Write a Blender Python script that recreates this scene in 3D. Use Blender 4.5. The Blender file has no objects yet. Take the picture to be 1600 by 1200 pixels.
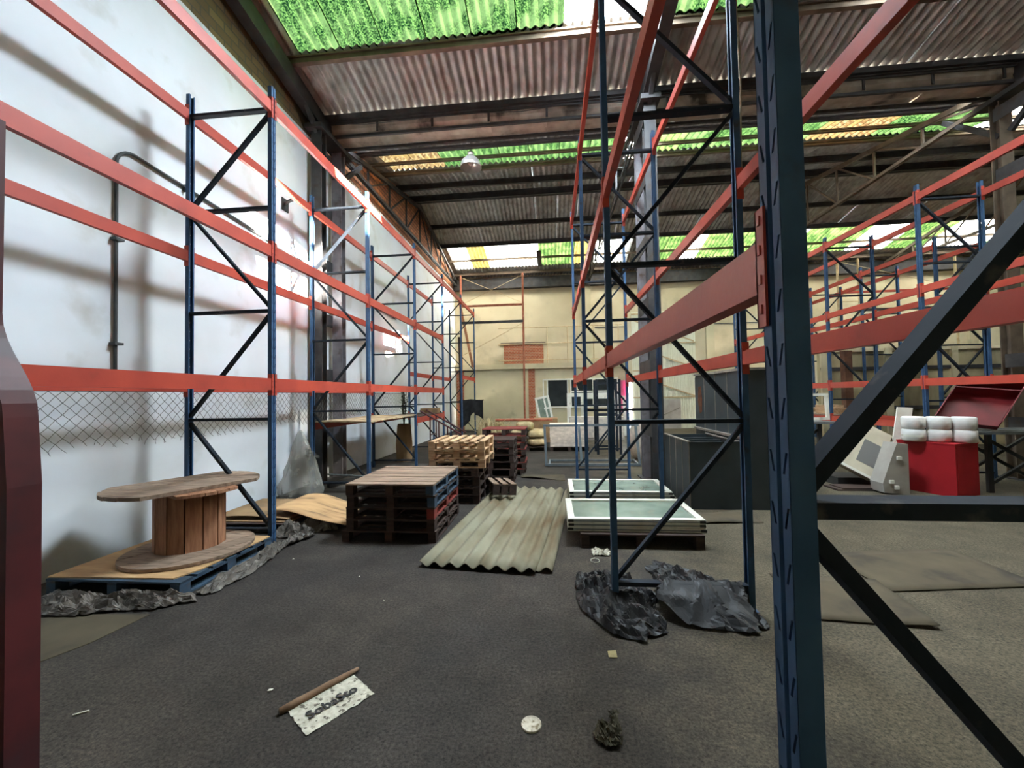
import bpy, math, random
from mathutils import Vector, Matrix, Euler, noise as mnoise
random.seed(7)
scn = bpy.context.scene
COL = scn.collection
R = math.radians

# ------------------------------------------------------------------ camera
F_PX, YAW, PITCH, ROLL, CAM_H = 632.0, 0.0980355, 0.0276076, 0.0169521, 1.9
def make_camera():
    f = Vector((-math.sin(YAW)*math.cos(PITCH), math.cos(YAW)*math.cos(PITCH), math.sin(PITCH)))
    r = Vector((math.cos(YAW), math.sin(YAW), 0)); u = r.cross(f)
    c, s = math.cos(ROLL), math.sin(ROLL)
    r2 = r*c - u*s; u2 = u*c + r*s
    cam = bpy.data.cameras.new('camera'); o = bpy.data.objects.new('camera', cam); COL.objects.link(o)
    m = Matrix((r2, u2, -f)).transposed().to_4x4(); m.translation = (0, 0, CAM_H)
    o.matrix_world = m
    cam.sensor_fit = 'HORIZONTAL'; cam.sensor_width = 36; cam.lens = F_PX*36/1600
    cam.clip_start = .02; cam.clip_end = 300
    scn.camera = o
make_camera()

# ------------------------------------------------------------------ sky, sun, exposure
SKY = 16.0
w = bpy.data.worlds.new('sky'); scn.world = w; w.use_nodes = True
bg = w.node_tree.nodes['Background']; bg.inputs[0].default_value = (.76, .89, 1, 1); bg.inputs[1].default_value = SKY
sl = bpy.data.lights.new('sun', 'SUN'); sl.energy = 40; sl.angle = R(1.2); sl.color = (1, .95, .86)
so = bpy.data.objects.new('sun', sl); COL.objects.link(so)
SUN_D = Vector((-4.77, 1.0, -3.2)).normalized()
so.rotation_euler = SUN_D.to_track_quat('-Z', 'Y').to_euler()
def portal(x0, x1, y0, y1, z0, z1):
    """sampling guide (emits nothing itself) for daylight through a gap in the roof slope"""
    l = bpy.data.lights.new('skylight_portal', 'AREA'); l.shape = 'RECTANGLE'
    c = Vector(((x0+x1)/2, (y0+y1)/2, (z0+z1)/2))
    l.size = x1-x0; l.size_y = math.hypot(y1-y0, z1-z0); l.cycles.is_portal = True
    o = bpy.data.objects.new('skylight_portal', l); COL.objects.link(o); o.location = c
    o.rotation_euler = (math.atan2(z1-z0, y1-y0), 0, 0)
vs = scn.view_settings
vs.view_transform = 'Standard'; vs.look = 'None'; vs.exposure = 3.1; vs.gamma = 1; vs.use_curve_mapping = False
scn.cycles.max_bounces = 10; scn.cycles.diffuse_bounces = 5; scn.cycles.transparent_max_bounces = 16
scn.cycles.sample_clamp_indirect = 6; scn.cycles.caustics_reflective = False; scn.cycles.caustics_refractive = False

# ------------------------------------------------------------------ helpers: materials
def srgb(r, g, b):
    f = lambda v: (v/12.92 if v <= .04045 else ((v+.055)/1.055)**2.4)
    return (f(r/255), f(g/255), f(b/255))
MATS = {}
def M(name, c1, c2=None, scale=4., rough=.75, metal=0., bump=0., bscale=40., stretch=(1, 1, 1), detail=5., rnd=0.,
      spot=None, spot_scale=2., spot_lo=.55, spot_hi=.7, spec=.35, lo=.35, hi=.65):
    m = bpy.data.materials.new(name); m.use_nodes = True; nt = m.node_tree; N = nt.nodes; L = nt.links
    p = N['Principled BSDF']; p.inputs['Roughness'].default_value = rough; p.inputs['Metallic'].default_value = metal
    p.inputs['Specular IOR Level'].default_value = spec
    tc = N.new('ShaderNodeTexCoord'); mp = N.new('ShaderNodeMapping'); mp.inputs['Scale'].default_value = stretch
    L.new(tc.outputs['Object'], mp.inputs['Vector'])
    oi = N.new('ShaderNodeObjectInfo')
    cb = N.new('ShaderNodeCombineXYZ'); mu = N.new('ShaderNodeMath'); mu.operation = 'MULTIPLY'; mu.inputs[1].default_value = 37.
    L.new(oi.outputs['Random'], mu.inputs[0]); L.new(mu.outputs[0], cb.inputs[0]); L.new(mu.outputs[0], cb.inputs[1])
    if rnd > 0: L.new(cb.outputs[0], mp.inputs['Location'])
    nz = N.new('ShaderNodeTexNoise'); nz.inputs['Scale'].default_value = scale; nz.inputs['Detail'].default_value = detail
    L.new(mp.outputs[0], nz.inputs['Vector'])
    cr = N.new('ShaderNodeValToRGB'); cr.color_ramp.elements[0].position = lo; cr.color_ramp.elements[1].position = hi
    cr.color_ramp.elements[0].color = (*c1, 1); cr.color_ramp.elements[1].color = (*(c2 or c1), 1)
    L.new(nz.outputs['Fac'], cr.inputs[0]); out = cr.outputs[0]
    if spot:
        n2 = N.new('ShaderNodeTexNoise'); n2.inputs['Scale'].default_value = spot_scale; n2.inputs['Detail'].default_value = 7
        L.new(mp.outputs[0], n2.inputs['Vector'])
        mr = N.new('ShaderNodeMapRange'); mr.inputs[1].default_value = spot_lo; mr.inputs[2].default_value = spot_hi
        L.new(n2.outputs['Fac'], mr.inputs[0])
        mx = N.new('ShaderNodeMix'); mx.data_type = 'RGBA'; mx.inputs[7].default_value = (*spot, 1)
        L.new(mr.outputs[0], mx.inputs[0]); L.new(out, mx.inputs[6]); out = mx.outputs[2]
    if rnd > 0:
        hv = N.new('ShaderNodeHueSaturation'); m2 = N.new('ShaderNodeMapRange')
        m2.inputs[3].default_value = 1-rnd; m2.inputs[4].default_value = 1+rnd
        L.new(oi.outputs['Random'], m2.inputs[0]); L.new(m2.outputs[0], hv.inputs['Value']); L.new(out, hv.inputs['Color']); out = hv.outputs[0]
    L.new(out, p.inputs['Base Color'])
    if bump > 0:
        n3 = N.new('ShaderNodeTexNoise'); n3.inputs['Scale'].default_value = bscale; n3.inputs['Detail'].default_value = 6
        L.new(mp.outputs[0], n3.inputs['Vector'])
        b = N.new('ShaderNodeBump'); b.inputs['Strength'].default_value = bump; b.inputs['Distance'].default_value = .02
        L.new(n3.outputs['Fac'], b.inputs['Height']); L.new(b.outputs[0], p.inputs['Normal'])
    MATS[name] = m
    return m
def skylight(name, ca, cb, moss, transp, scale=9., lo=.42, hi=.6):
    """weathered translucent roofing: lets a tinted share of daylight through, scattered and straight, blocked by moss"""
    m = bpy.data.materials.new(name); m.use_nodes = True; nt = m.node_tree; N = nt.nodes; L = nt.links
    N.remove(N['Principled BSDF']); out = N['Material Output']
    tc = N.new('ShaderNodeTexCoord'); oi = N.new('ShaderNodeObjectInfo'); ad = N.new('ShaderNodeVectorMath'); ad.operation = 'ADD'
    sc = N.new('ShaderNodeVectorMath'); sc.operation = 'SCALE'; sc.inputs[0].default_value = (17, 31, 5)
    L.new(oi.outputs['Random'], sc.inputs['Scale']); L.new(tc.outputs['Object'], ad.inputs[0]); L.new(sc.outputs[0], ad.inputs[1])
    n1 = N.new('ShaderNodeTexNoise'); n1.inputs['Scale'].default_value = scale*3; n1.inputs['Detail'].default_value = 6
    n2 = N.new('ShaderNodeTexNoise'); n2.inputs['Scale'].default_value = 2.2; n2.inputs['Detail'].default_value = 4
    for n in (n1, n2): L.new(ad.outputs[0], n.inputs['Vector'])
    cr = N.new('ShaderNodeValToRGB'); cr.color_ramp.elements[0].position = lo; cr.color_ramp.elements[1].position = hi
    cr.color_ramp.elements[0].color = (*moss, 1); cr.color_ramp.elements[1].color = (*ca, 1)
    L.new(n1.outputs['Fac'], cr.inputs[0])
    mx = N.new('ShaderNodeMix'); mx.data_type = 'RGBA'; mx.inputs[7].default_value = (*cb, 1)
    mr = N.new('ShaderNodeMapRange'); mr.inputs[1].default_value = .45; mr.inputs[2].default_value = .65
    L.new(n2.outputs['Fac'], mr.inputs[0]); L.new(mr.outputs[0], mx.inputs[0]); L.new(cr.outputs[0], mx.inputs[6])
    tl = N.new('ShaderNodeBsdfTranslucent'); tr = N.new('ShaderNodeBsdfTransparent'); ms = N.new('ShaderNodeMixShader')
    L.new(mx.outputs[2], tl.inputs[0]); L.new(mx.outputs[2], tr.inputs[0]); ms.inputs[0].default_value = transp
    L.new(tl.outputs[0], ms.inputs[1]); L.new(tr.outputs[0], ms.inputs[2]); L.new(ms.outputs[0], out.inputs[0])
    MATS[name] = m
def film(name, col, transp, rough=.25, bump=.4):
    """thin dirty plastic: part see-through, part glossy skin"""
    m = M(name, col, tuple(c*.6 for c in col), 5, rough, bump=bump, bscale=14, spec=.6)
    nt = m.node_tree; N = nt.nodes; L = nt.links
    tr = N.new('ShaderNodeBsdfTransparent'); ms = N.new('ShaderNodeMixShader'); ms.inputs[0].default_value = transp
    L.new(N['Principled BSDF'].outputs[0], ms.inputs[1]); L.new(tr.outputs[0], ms.inputs[2]); L.new(ms.outputs[0], N['Material Output'].inputs[0])
def brick_mat(name, c1, c2, mortar, scale, bw=.5, rh=.25):
    m = bpy.data.materials.new(name); m.use_nodes = True; nt = m.node_tree; N = nt.nodes; L = nt.links; p = N['Principled BSDF']
    p.inputs['Roughness'].default_value = .9
    tc = N.new('ShaderNodeTexCoord'); sx = N.new('ShaderNodeSeparateXYZ'); cx = N.new('ShaderNodeCombineXYZ'); a = N.new('ShaderNodeMath')
    L.new(tc.outputs['Object'], sx.inputs[0]); L.new(sx.outputs[0], a.inputs[0]); L.new(sx.outputs[1], a.inputs[1])
    L.new(a.outputs[0], cx.inputs[0]); L.new(sx.outputs[2], cx.inputs[1])
    b = N.new('ShaderNodeTexBrick'); b.inputs['Scale'].default_value = scale; b.inputs['Color1'].default_value = (*c1, 1)
    b.inputs['Color2'].default_value = (*c2, 1); b.inputs['Mortar'].default_value = (*mortar, 1); b.inputs['Mortar Size'].default_value = .025
    b.inputs['Brick Width'].default_value = bw; b.inputs['Row Height'].default_value = rh
    L.new(cx.outputs[0], b.inputs['Vector']); L.new(b.outputs['Color'], p.inputs['Base Color'])
    bp = N.new('ShaderNodeBump'); bp.invert = True; bp.inputs['Strength'].default_value = .7; bp.inputs['Distance'].default_value = .02
    L.new(b.outputs['Fac'], bp.inputs['Height']); L.new(bp.outputs[0], p.inputs['Normal']); MATS[name] = m

M('plaster', srgb(224, 229, 234), srgb(212, 215, 216), .7, .9, bump=.25, bscale=3, spot=srgb(176, 172, 160), spot_scale=1.3, spot_lo=.58, spot_hi=.85)
M('plaster_cream', srgb(206, 194, 164), srgb(188, 174, 144), .5, .9, bump=.2, bscale=3, spot=srgb(150, 140, 118), spot_scale=.9, spot_lo=.55, spot_hi=.85)
M('plaster_green', srgb(200, 190, 158), srgb(182, 172, 142), .6, .9, bump=.2, bscale=3, spot=srgb(120, 120, 102), spot_scale=1., spot_lo=.6, spot_hi=.85)
M('stained_panel', srgb(188, 176, 138), srgb(140, 130, 102), .9, .9, stretch=(1, 1, .25), bump=.2, bscale=6, spot=srgb(62, 52, 38), spot_scale=.8, spot_lo=.52, spot_hi=.75)
def chips(name, col, scale, lo, hi):
    m = MATS[name]; nt = m.node_tree; N = nt.nodes; L = nt.links; p = N['Principled BSDF']; src = p.inputs['Base Color'].links[0].from_socket
    tc = N.new('ShaderNodeTexCoord'); n = N.new('ShaderNodeTexNoise'); n.inputs['Scale'].default_value = scale; n.inputs['Detail'].default_value = 8; n.inputs['Roughness'].default_value = .7
    L.new(tc.outputs['Object'], n.inputs['Vector']); mr = N.new('ShaderNodeMapRange'); mr.inputs[1].default_value = lo; mr.inputs[2].default_value = hi; L.new(n.outputs['Fac'], mr.inputs[0])
    mx = N.new('ShaderNodeMix'); mx.data_type = 'RGBA'; mx.inputs[7].default_value = (*col, 1); L.new(mr.outputs[0], mx.inputs[0]); L.new(src, mx.inputs[6]); L.new(mx.outputs[2], p.inputs['Base Color'])
chips('plaster', srgb(96, 92, 86), 3.2, .735, .75); chips('plaster_cream', srgb(120, 104, 84), 1.6, .68, .74)
brick_mat('brick_hollow', srgb(206, 140, 100), srgb(170, 108, 78), srgb(96, 84, 70), 1.9)
brick_mat('brick_orange', srgb(170, 92, 60), srgb(150, 76, 48), srgb(160, 140, 118), 3.)
brick_mat('brick_brown', srgb(118, 98, 66), srgb(96, 78, 52), srgb(84, 76, 60), 1.6)
M('asbestos', srgb(178, 178, 176), srgb(148, 147, 145), 3, .95, bump=.2, bscale=30, rnd=.12, spot=srgb(126, 116, 108), spot_scale=2.4, spot_lo=.52, spot_hi=.8)
M('gutter_grey', srgb(176, 164, 150), srgb(140, 130, 118), 3, .9, bump=.2, rnd=.1, spot=srgb(70, 64, 58), spot_scale=2)
M('steel_dark', srgb(66, 64, 64), srgb(48, 48, 50), 4, .65, .1, spot=srgb(60, 50, 42), spot_scale=5)
M('steel_column', srgb(128, 124, 128), srgb(104, 100, 104), 3, .7, .1, spot=srgb(84, 72, 64), spot_scale=4)
M('steel_brown', srgb(112, 96, 80), srgb(88, 76, 64), 4, .7)
M('rack_orange', srgb(182, 70, 52), srgb(164, 60, 47), 2.5, .5, bump=.04, rnd=.06, spot=srgb(150, 62, 48), spot_scale=5, spot_lo=.62, spot_hi=.75)
M('rack_blue', srgb(58, 88, 122), srgb(46, 74, 106), 5, .6, spec=.25, rnd=.05, spot=srgb(56, 62, 74), spot_scale=8, spot_lo=.6, spot_hi=.75)
M('rack_navy', srgb(40, 46, 54), srgb(30, 35, 42), 5, .8, spec=.12, spot=srgb(92, 88, 84), spot_scale=9, spot_lo=.62, spot_hi=.8)
M('red_old', srgb(84, 32, 34), srgb(62, 25, 28), 4, .55, spot=srgb(60, 36, 40), spot_scale=4)
M('red_box', srgb(166, 26, 34), srgb(150, 22, 30), 3, .6)
M('maroon', srgb(120, 32, 36), srgb(98, 26, 30), 3, .5)
M('wood_grey', srgb(158, 134, 114), srgb(118, 98, 82), 3, .85, stretch=(1, 9, 9), bump=.25, bscale=20, rnd=.16)
M('wood_drum', srgb(168, 120, 88), srgb(130, 88, 64), 3, .8, stretch=(9, 9, 1), bump=.2, bscale=20, rnd=.16)
M('wood_light', srgb(196, 164, 128), srgb(160, 128, 96), 3, .85, stretch=(9, 1, 9), bump=.2, bscale=20, rnd=.14)
M('wood_dark', srgb(70, 53, 45), srgb(48, 37, 33), 3, .85, stretch=(1, 6, 6), bump=.2, bscale=20, rnd=.2)
M('wood_blue', srgb(62, 84, 104), srgb(48, 62, 76), 4, .8, rnd=.14, spot=srgb(74, 62, 54), spot_scale=5)
M('wood_red', srgb(134, 54, 46), srgb(104, 44, 38), 4, .8, rnd=.1, spot=srgb(74, 54, 46), spot_scale=5)
M('plywood', srgb(196, 158, 112), srgb(170, 134, 94), 2, .8, stretch=(1, 5, 1), bump=.1, spot=srgb(98, 78, 58), spot_scale=2.2, spot_lo=.56, spot_hi=.8)
M('chipboard', srgb(188, 168, 136), srgb(140, 116, 88), 6, .9, bump=.2, spot=srgb(104, 86, 66), spot_scale=3)
M('cardboard', srgb(158, 128, 92), srgb(136, 108, 78), 2, .9, bump=.1, bscale=12, spot=srgb(112, 92, 68), spot_scale=3)
M('cardboard_dull', srgb(84, 75, 58), srgb(70, 62, 49), 2, .95, bump=.15, bscale=8, spot=srgb(56, 50, 42), spot_scale=2)
M('fibre_cement', srgb(136, 132, 112), srgb(110, 100, 78), 2, .9, stretch=(1.5, .5, 1), bump=.2, bscale=30, spot=srgb(92, 74, 48), spot_scale=1.6, spot_lo=.54, spot_hi=.75)
M('white_frame', srgb(222, 222, 212), srgb(206, 204, 192), 4, .45, spot=srgb(150, 142, 126), spot_scale=5, spot_lo=.62, spot_hi=.8)
M('charcoal', srgb(58, 66, 70), srgb(48, 56, 58), 2, .55, spot=srgb(66, 62, 56), spot_scale=1.8, spot_lo=.6, spot_hi=.8)
M('charcoal_edge', srgb(140, 132, 120), srgb(110, 104, 96), 6, .6)
M('rust', srgb(120, 70, 40), srgb(84, 52, 36), 9, .9)
M('cream_panel', srgb(206, 198, 176), srgb(190, 182, 160), 3, .5)
M('grey_plastic', srgb(164, 158, 150), srgb(146, 140, 132), 3, .6)
M('grey_square', srgb(118, 118, 116), None, 3, .5)
M('paper_roll', srgb(226, 224, 220), srgb(208, 206, 202), 6, .6, bump=.3, bscale=10)
M('galvanised', srgb(128, 134, 136), srgb(102, 108, 110), 6, .5, .4)
M('frame_grey', srgb(112, 122, 128), srgb(94, 104, 110), 5, .5, .1)
M('black_steel', srgb(38, 38, 38), srgb(28, 28, 28), 5, .6)
M('black_cloth', srgb(42, 42, 44), srgb(30, 30, 32), 6, .9, bump=.2)
M('black_plastic', srgb(30, 30, 32), srgb(20, 20, 22), 3, .5, bump=.3, bscale=9, spot=srgb(50, 48, 45), spot_scale=2.5, spot_lo=.5, spot_hi=.8, spec=.25)
M('grey_sheet', srgb(104, 96, 88), srgb(78, 72, 66), 4, .5, bump=.5, bscale=16, spot=srgb(140, 134, 126), spot_scale=9, spot_lo=.62, spot_hi=.76)
M('paper', srgb(200, 196, 178), srgb(166, 160, 142), 26, .9, spot=srgb(96, 90, 78), spot_scale=32, spot_lo=.56, spot_hi=.62)
M('paper_brown', srgb(136, 108, 84), srgb(108, 84, 64), 12, .9)
M('ink', srgb(46, 44, 44))
M('litter_white', srgb(210, 206, 192), srgb(186, 180, 160), 9, .8)
M('litter_tan', srgb(164, 150, 108), srgb(140, 126, 90), 9, .9)
M('rag_brown', srgb(84, 78, 60), srgb(60, 56, 44), 14, .95)
M('lid_white', srgb(206, 198, 180), srgb(176, 166, 146), 30, .7, spot=srgb(128, 116, 92), spot_scale=42, spot_lo=.56, spot_hi=.64)
M('rope', srgb(160, 150, 128), srgb(128, 118, 98), 20, .95)
M('wire', srgb(66, 66, 64), srgb(48, 48, 46), 9, .6, .4)
M('conduit', srgb(74, 76, 76), srgb(58, 60, 60), 6, .6)
M('aluminium', srgb(176, 172, 168), srgb(150, 146, 142), 4, .32, .75)
M('sacking', srgb(196, 178, 140), srgb(168, 150, 112), 8, .95, bump=.4, bscale=14)
M('sacking_light', srgb(214, 204, 190), srgb(188, 178, 166), 8, .95, bump=.2, bscale=14, rnd=.08)
M('pipe_rust', srgb(176, 106, 82), srgb(150, 88, 66), 8, .8)
M('pipe_cream', srgb(196, 176, 140), srgb(176, 154, 118), 8, .8)
M('door_sheet', srgb(222, 222, 202), srgb(204, 202, 180), 1, .6)
M('pink', srgb(226, 120, 160), srgb(214, 108, 150), 3, .7)
M('leaf_dry', srgb(58, 54, 44), srgb(40, 38, 32), 8, .9, rnd=.2)
M('dark_glass', srgb(40, 46, 50), srgb(32, 38, 42), 2, .12, spec=.5)
M('rust_post', srgb(98, 66, 48), srgb(74, 50, 38), 6, .85)
M('base_dirt', srgb(90, 84, 78), srgb(70, 66, 62), 6, .95)
def glass_green():
    m = M('pane_glass', srgb(146, 160, 146), srgb(120, 136, 122), 3, .12, spec=.5, spot=srgb(150, 146, 126), spot_scale=5, spot_lo=.6, spot_hi=.8)
    nt = m.node_tree; N = nt.nodes; L = nt.links
    tr = N.new('ShaderNodeBsdfTransparent'); tr.inputs[0].default_value = (.8, .9, .84, 1); ms = N.new('ShaderNodeMixShader'); ms.inputs[0].default_value = .14
    L.new(N['Principled BSDF'].outputs[0], ms.inputs[1]); L.new(tr.outputs[0], ms.inputs[2]); L.new(ms.outputs[0], N['Material Output'].inputs[0])
glass_green()
film('clear_film', srgb(176, 172, 162), .5)
skylight('sky_green', (.0040, .0078, .0019), (.0052, .0082, .0026), (.00022, .0009, .00028), .25, 11, .44, .60)
skylight('sky_green_pale', (.0056, .0090, .0020), (.0090, .0112, .0034), (.00040, .0016, .00042), .25, 9, .42, .6)
skylight('sky_amber', (0.01248, 0.00864, 0.00384), (0.00960, 0.00576, 0.00192), (0.00480, 0.00240, 0.00096), .45, 3)
skylight('sky_yellow', (.022, .0155, .0045), (.0160, .0100, .0022), (.0075, .0044, .0012), .3, 4)
skylight('sky_white', (.20, .19, .17), (.16, .145, .115), (.10, .085, .07), .12, 2)
skylight('sky_added', (.20, .20, .19), (.18, .18, .17), (.14, .14, .13), .05, 2)  # for the added, unseen strip that brightens the right-hand goods

def floor_mat():
    m = bpy.data.materials.new('floor_dirty'); m.use_nodes = True; nt = m.node_tree; N = nt.nodes; L = nt.links; p = N['Principled BSDF']
    p.inputs['Roughness'].default_value = .85; p.inputs['Specular IOR Level'].default_value = .25
    tc = N.new('ShaderNodeTexCoord')
    def nz(s, d, rough=.6):
        n = N.new('ShaderNodeTexNoise'); n.inputs['Scale'].default_value = s; n.inputs['Detail'].default_value = d; n.inputs['Roughness'].default_value = rough
        L.new(tc.outputs['Object'], n.inputs['Vector']); return n
    big = nz(.35, 4); mid = nz(1.7, 7, .7); fine = nz(46, 6, .85)
    cr = N.new('ShaderNodeValToRGB'); e = cr.color_ramp.elements; e[0].position = .38; e[1].position = .62
    e[0].color = (*srgb(49, 45, 42), 1); e[1].color = (*srgb(61, 55, 48), 1); L.new(big.outputs['Fac'], cr.inputs[0])
    # smoother olive concrete to the right of the aisle
    sx = N.new('ShaderNodeSeparateXYZ'); L.new(tc.outputs['Object'], sx.inputs[0])
    ad = N.new('ShaderNodeMath'); ad.operation = 'MULTIPLY_ADD'; ad.inputs[1].default_value = 2.5; L.new(mid.outputs['Fac'], ad.inputs[0]); L.new(sx.outputs[0], ad.inputs[2])
    mr = N.new('ShaderNodeMapRange'); mr.inputs[1].default_value = 1.6; mr.inputs[2].default_value = 3.2; L.new(ad.outputs[0], mr.inputs[0])
    mx = N.new('ShaderNodeMix'); mx.data_type = 'RGBA'; mx.inputs[7].default_value = (*srgb(76, 69, 55), 1); L.new(mr.outputs[0], mx.inputs[0]); L.new(cr.outputs[0], mx.inputs[6])
    # speckle
    r2 = N.new('ShaderNodeMapRange'); r2.inputs[1].default_value = .36; r2.inputs[2].default_value = .66; r2.inputs[3].default_value = .25; r2.inputs[4].default_value = 1.95
    L.new(fine.outputs['Fac'], r2.inputs[0])
    r3 = N.new('ShaderNodeMapRange'); r3.inputs[1].default_value = .3; r3.inputs[2].default_value = .7; r3.inputs[3].default_value = .6; r3.inputs[4].default_value = 1.4
    L.new(mid.outputs['Fac'], r3.inputs[0]); mm = N.new('ShaderNodeMath'); mm.operation = 'MULTIPLY'; L.new(r2.outputs[0], mm.inputs[0]); L.new(r3.outputs[0], mm.inputs[1])
    hv = N.new('ShaderNodeHueSaturation'); L.new(mm.outputs[0], hv.inputs['Value']); L.new(mx.outputs[2], hv.inputs['Color'])
    L.new(hv.outputs[0], p.inputs['Base Color'])
    b = N.new('ShaderNodeBump'); b.inputs['Strength'].default_value = .5; b.inputs['Distance'].default_value = .01; L.new(fine.outputs['Fac'], b.inputs['Height']); L.new(b.outputs[0], p.inputs['Normal'])
    MATS['floor_dirty'] = m
floor_mat()

# ------------------------------------------------------------------ helpers: meshes and objects
class MB:
    def __init__(s): s.v = []; s.f = []
    def add(s, vs, fs):
        o = len(s.v); s.v += [tuple(x) for x in vs]; s.f += [tuple(i+o for i in f) for f in fs]; return s
    def box(s, x0, x1, y0, y1, z0, z1):
        return s.add([(x0, y0, z0), (x1, y0, z0), (x1, y1, z0), (x0, y1, z0), (x0, y0, z1), (x1, y0, z1), (x1, y1, z1), (x0, y1, z1)],
                     [(0, 3, 2, 1), (4, 5, 6, 7), (0, 1, 5, 4), (1, 2, 6, 5), (2, 3, 7, 6), (3, 0, 4, 7)])
    def bar(s, a, b, w, h, up=(0, 0, 1)):
        a = Vector(a); b = Vector(b); d = (b-a).normalized(); u = Vector(up)
        if abs(d.dot(u)) > .98: u = Vector((0, 1, 0))
        sd = d.cross(u).normalized(); u = sd.cross(d).normalized(); P = []
        for c in (a, b):
            for i, j in ((-1, -1), (1, -1), (1, 1), (-1, 1)): P.append(c+sd*(i*w/2)+u*(j*h/2))
        return s.add(P, [(0, 1, 2, 3), (7, 6, 5, 4), (0, 4, 5, 1), (1, 5, 6, 2), (2, 6, 7, 3), (3, 7, 4, 0)])
    def tube(s, pts, r, n=8):
        pts = [Vector(p) for p in pts]; rings = []; pu = None
        for i, p in enumerate(pts):
            d = (pts[min(i+1, len(pts)-1)]-pts[max(i-1, 0)]).normalized()
            u = pu if pu is not None else (Vector((0, 0, 1)) if abs(d.z) < .9 else Vector((1, 0, 0)))
            u = (u-d*u.dot(d)); u = u.normalized() if u.length > 1e-6 else d.orthogonal().normalized(); pu = u; sd = d.cross(u)
            rr = r[i] if isinstance(r, (list, tuple)) else r
            rings.append([p+(u*math.cos(t)+sd*math.sin(t))*rr for t in [2*math.pi*k/n for k in range(n)]])
        V = [q for g in rings for q in g]; Fc = []
        for i in range(len(pts)-1):
            for k in range(n): Fc.append((i*n+k, i*n+(k+1) % n, (i+1)*n+(k+1) % n, (i+1)*n+k))
        Fc.append(tuple(range(n-1, -1, -1))); Fc.append(tuple((len(pts)-1)*n+k for k in range(n)))
        return s.add(V, Fc)
    def lathe(s, prof, n=24, c=(0, 0, 0), cap=True):
        V = [(c[0]+r*math.cos(2*math.pi*k/n), c[1]+r*math.sin(2*math.pi*k/n), c[2]+z) for r, z in prof for k in range(n)]
        Fc = [(i*n+k, i*n+(k+1) % n, (i+1)*n+(k+1) % n, (i+1)*n+k) for i in range(len(prof)-1) for k in range(n)]
        if cap: Fc += [tuple(range(n-1, -1, -1)), tuple((len(prof)-1)*n+k for k in range(n))]
        return s.add(V, Fc)
    def prism(s, poly, z0, z1):
        n = len(poly); V = [(x, y, z0) for x, y in poly]+[(x, y, z1) for x, y in poly]
        return s.add(V, [tuple(range(n-1, -1, -1)), tuple(range(n, 2*n))]+[(i, (i+1) % n, n+(i+1) % n, n+i) for i in range(n)])
    def grid(s, fn, nu, nv):
        V = [fn(i/nu, j/nv) for j in range(nv+1) for i in range(nu+1)]
        return s.add(V, [(j*(nu+1)+i, j*(nu+1)+i+1, (j+1)*(nu+1)+i+1, (j+1)*(nu+1)+i) for j in range(nv) for i in range(nu)])
    def sheet(s, fn, nu, nv, t):
        """grid surface with thickness t (downwards)"""
        V = [fn(i/nu, j/nv) for j in range(nv+1) for i in range(nu+1)]; n = len(V); w = nu+1
        V2 = [(x, y, z-t) for x, y, z in V]
        Fc = [(j*w+i, j*w+i+1, (j+1)*w+i+1, (j+1)*w+i) for j in range(nv) for i in range(nu)]
        Fc += [tuple(n+k for k in reversed(f)) for f in Fc]
        ed = [(i, i+1) for i in range(nu)]+[(nv*w+i+1, nv*w+i) for i in range(nu)]+[((j+1)*w, j*w) for j in range(nv)]+[(j*w+nu, (j+1)*w+nu) for j in range(nv)]
        Fc += [(a, n+a, n+b, b) for a, b in ed]
        return s.add(V+V2, Fc)
    def xf(s, m):
        s.v = [tuple(m @ Vector(p)) for p in s.v]; return s
    def mesh(s, name, mat, smooth=False, off=None):
        me = bpy.data.meshes.new(name)
        vv = s.v if off is None else [(x-off[0], y-off[1], z-off[2]) for x, y, z in s.v]
        me.from_pydata(vv, [], s.f); me.update()
        if smooth: me.polygons.foreach_set('use_smooth', [True]*len(me.polygons))
        if mat: me.materials.append(MATS[mat])
        return me
ORG = {}
def link(name, data, parent=None, loc=(0, 0, 0), rot=(0, 0, 0)):
    o = bpy.data.objects.new(name, data); COL.objects.link(o); o.location = loc; o.rotation_euler = rot
    if parent is not None: o.parent = parent
    return o
def tag(o, label, cat, group=None):
    o['label'] = label; o['category'] = cat
    if group: o['group'] = group
    return o
def thing(name, label, cat, loc=(0, 0, 0), rz=0., group=None, local=False, rot=None):
    o = link(name, None, None, loc, rot or (0, 0, rz)); tag(o, label, cat, group)
    o.empty_display_size = .1; ORG[o.name] = Vector((0, 0, 0)) if local else Vector(loc); return o
def part(name, mb, mat, parent, smooth=False):
    """a part built in the parent's frame (world coordinates unless the thing is local)"""
    off = ORG[parent.name]; o = link(name, mb.mesh(name, mat, smooth, off), parent); ORG[o.name] = off; return o
def inst(name, me, parent, loc, rot=(0, 0, 0)):
    off = ORG[parent.name]; o = link(name, me, parent, Vector(loc)-off, rot); ORG[o.name] = off; return o
def solo(name, mb, mat, label, cat, loc=None, group=None, smooth=False):
    """a thing of one mesh, origin at its base"""
    if loc is None:
        xs = [p[0] for p in mb.v]; ys = [p[1] for p in mb.v]; loc = ((min(xs)+max(xs))/2, (min(ys)+max(ys))/2, min(p[2] for p in mb.v))
    o = link(name, mb.mesh(name, mat, smooth, loc), None, loc); ORG[o.name] = Vector(loc); return tag(o, label, cat, group)
def struct(name, mb, mat, label=None, smooth=False):
    o = link(name, mb.mesh(name, mat, smooth)); o['kind'] = 'structure'; ORG[o.name] = Vector((0, 0, 0))
    if label: o['label'] = label
    return o
def fbm(x, y, z=0., s=1., o=4):
    return mnoise.fractal(Vector((x*s, y*s, z*s)), 1., 2., o)

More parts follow.
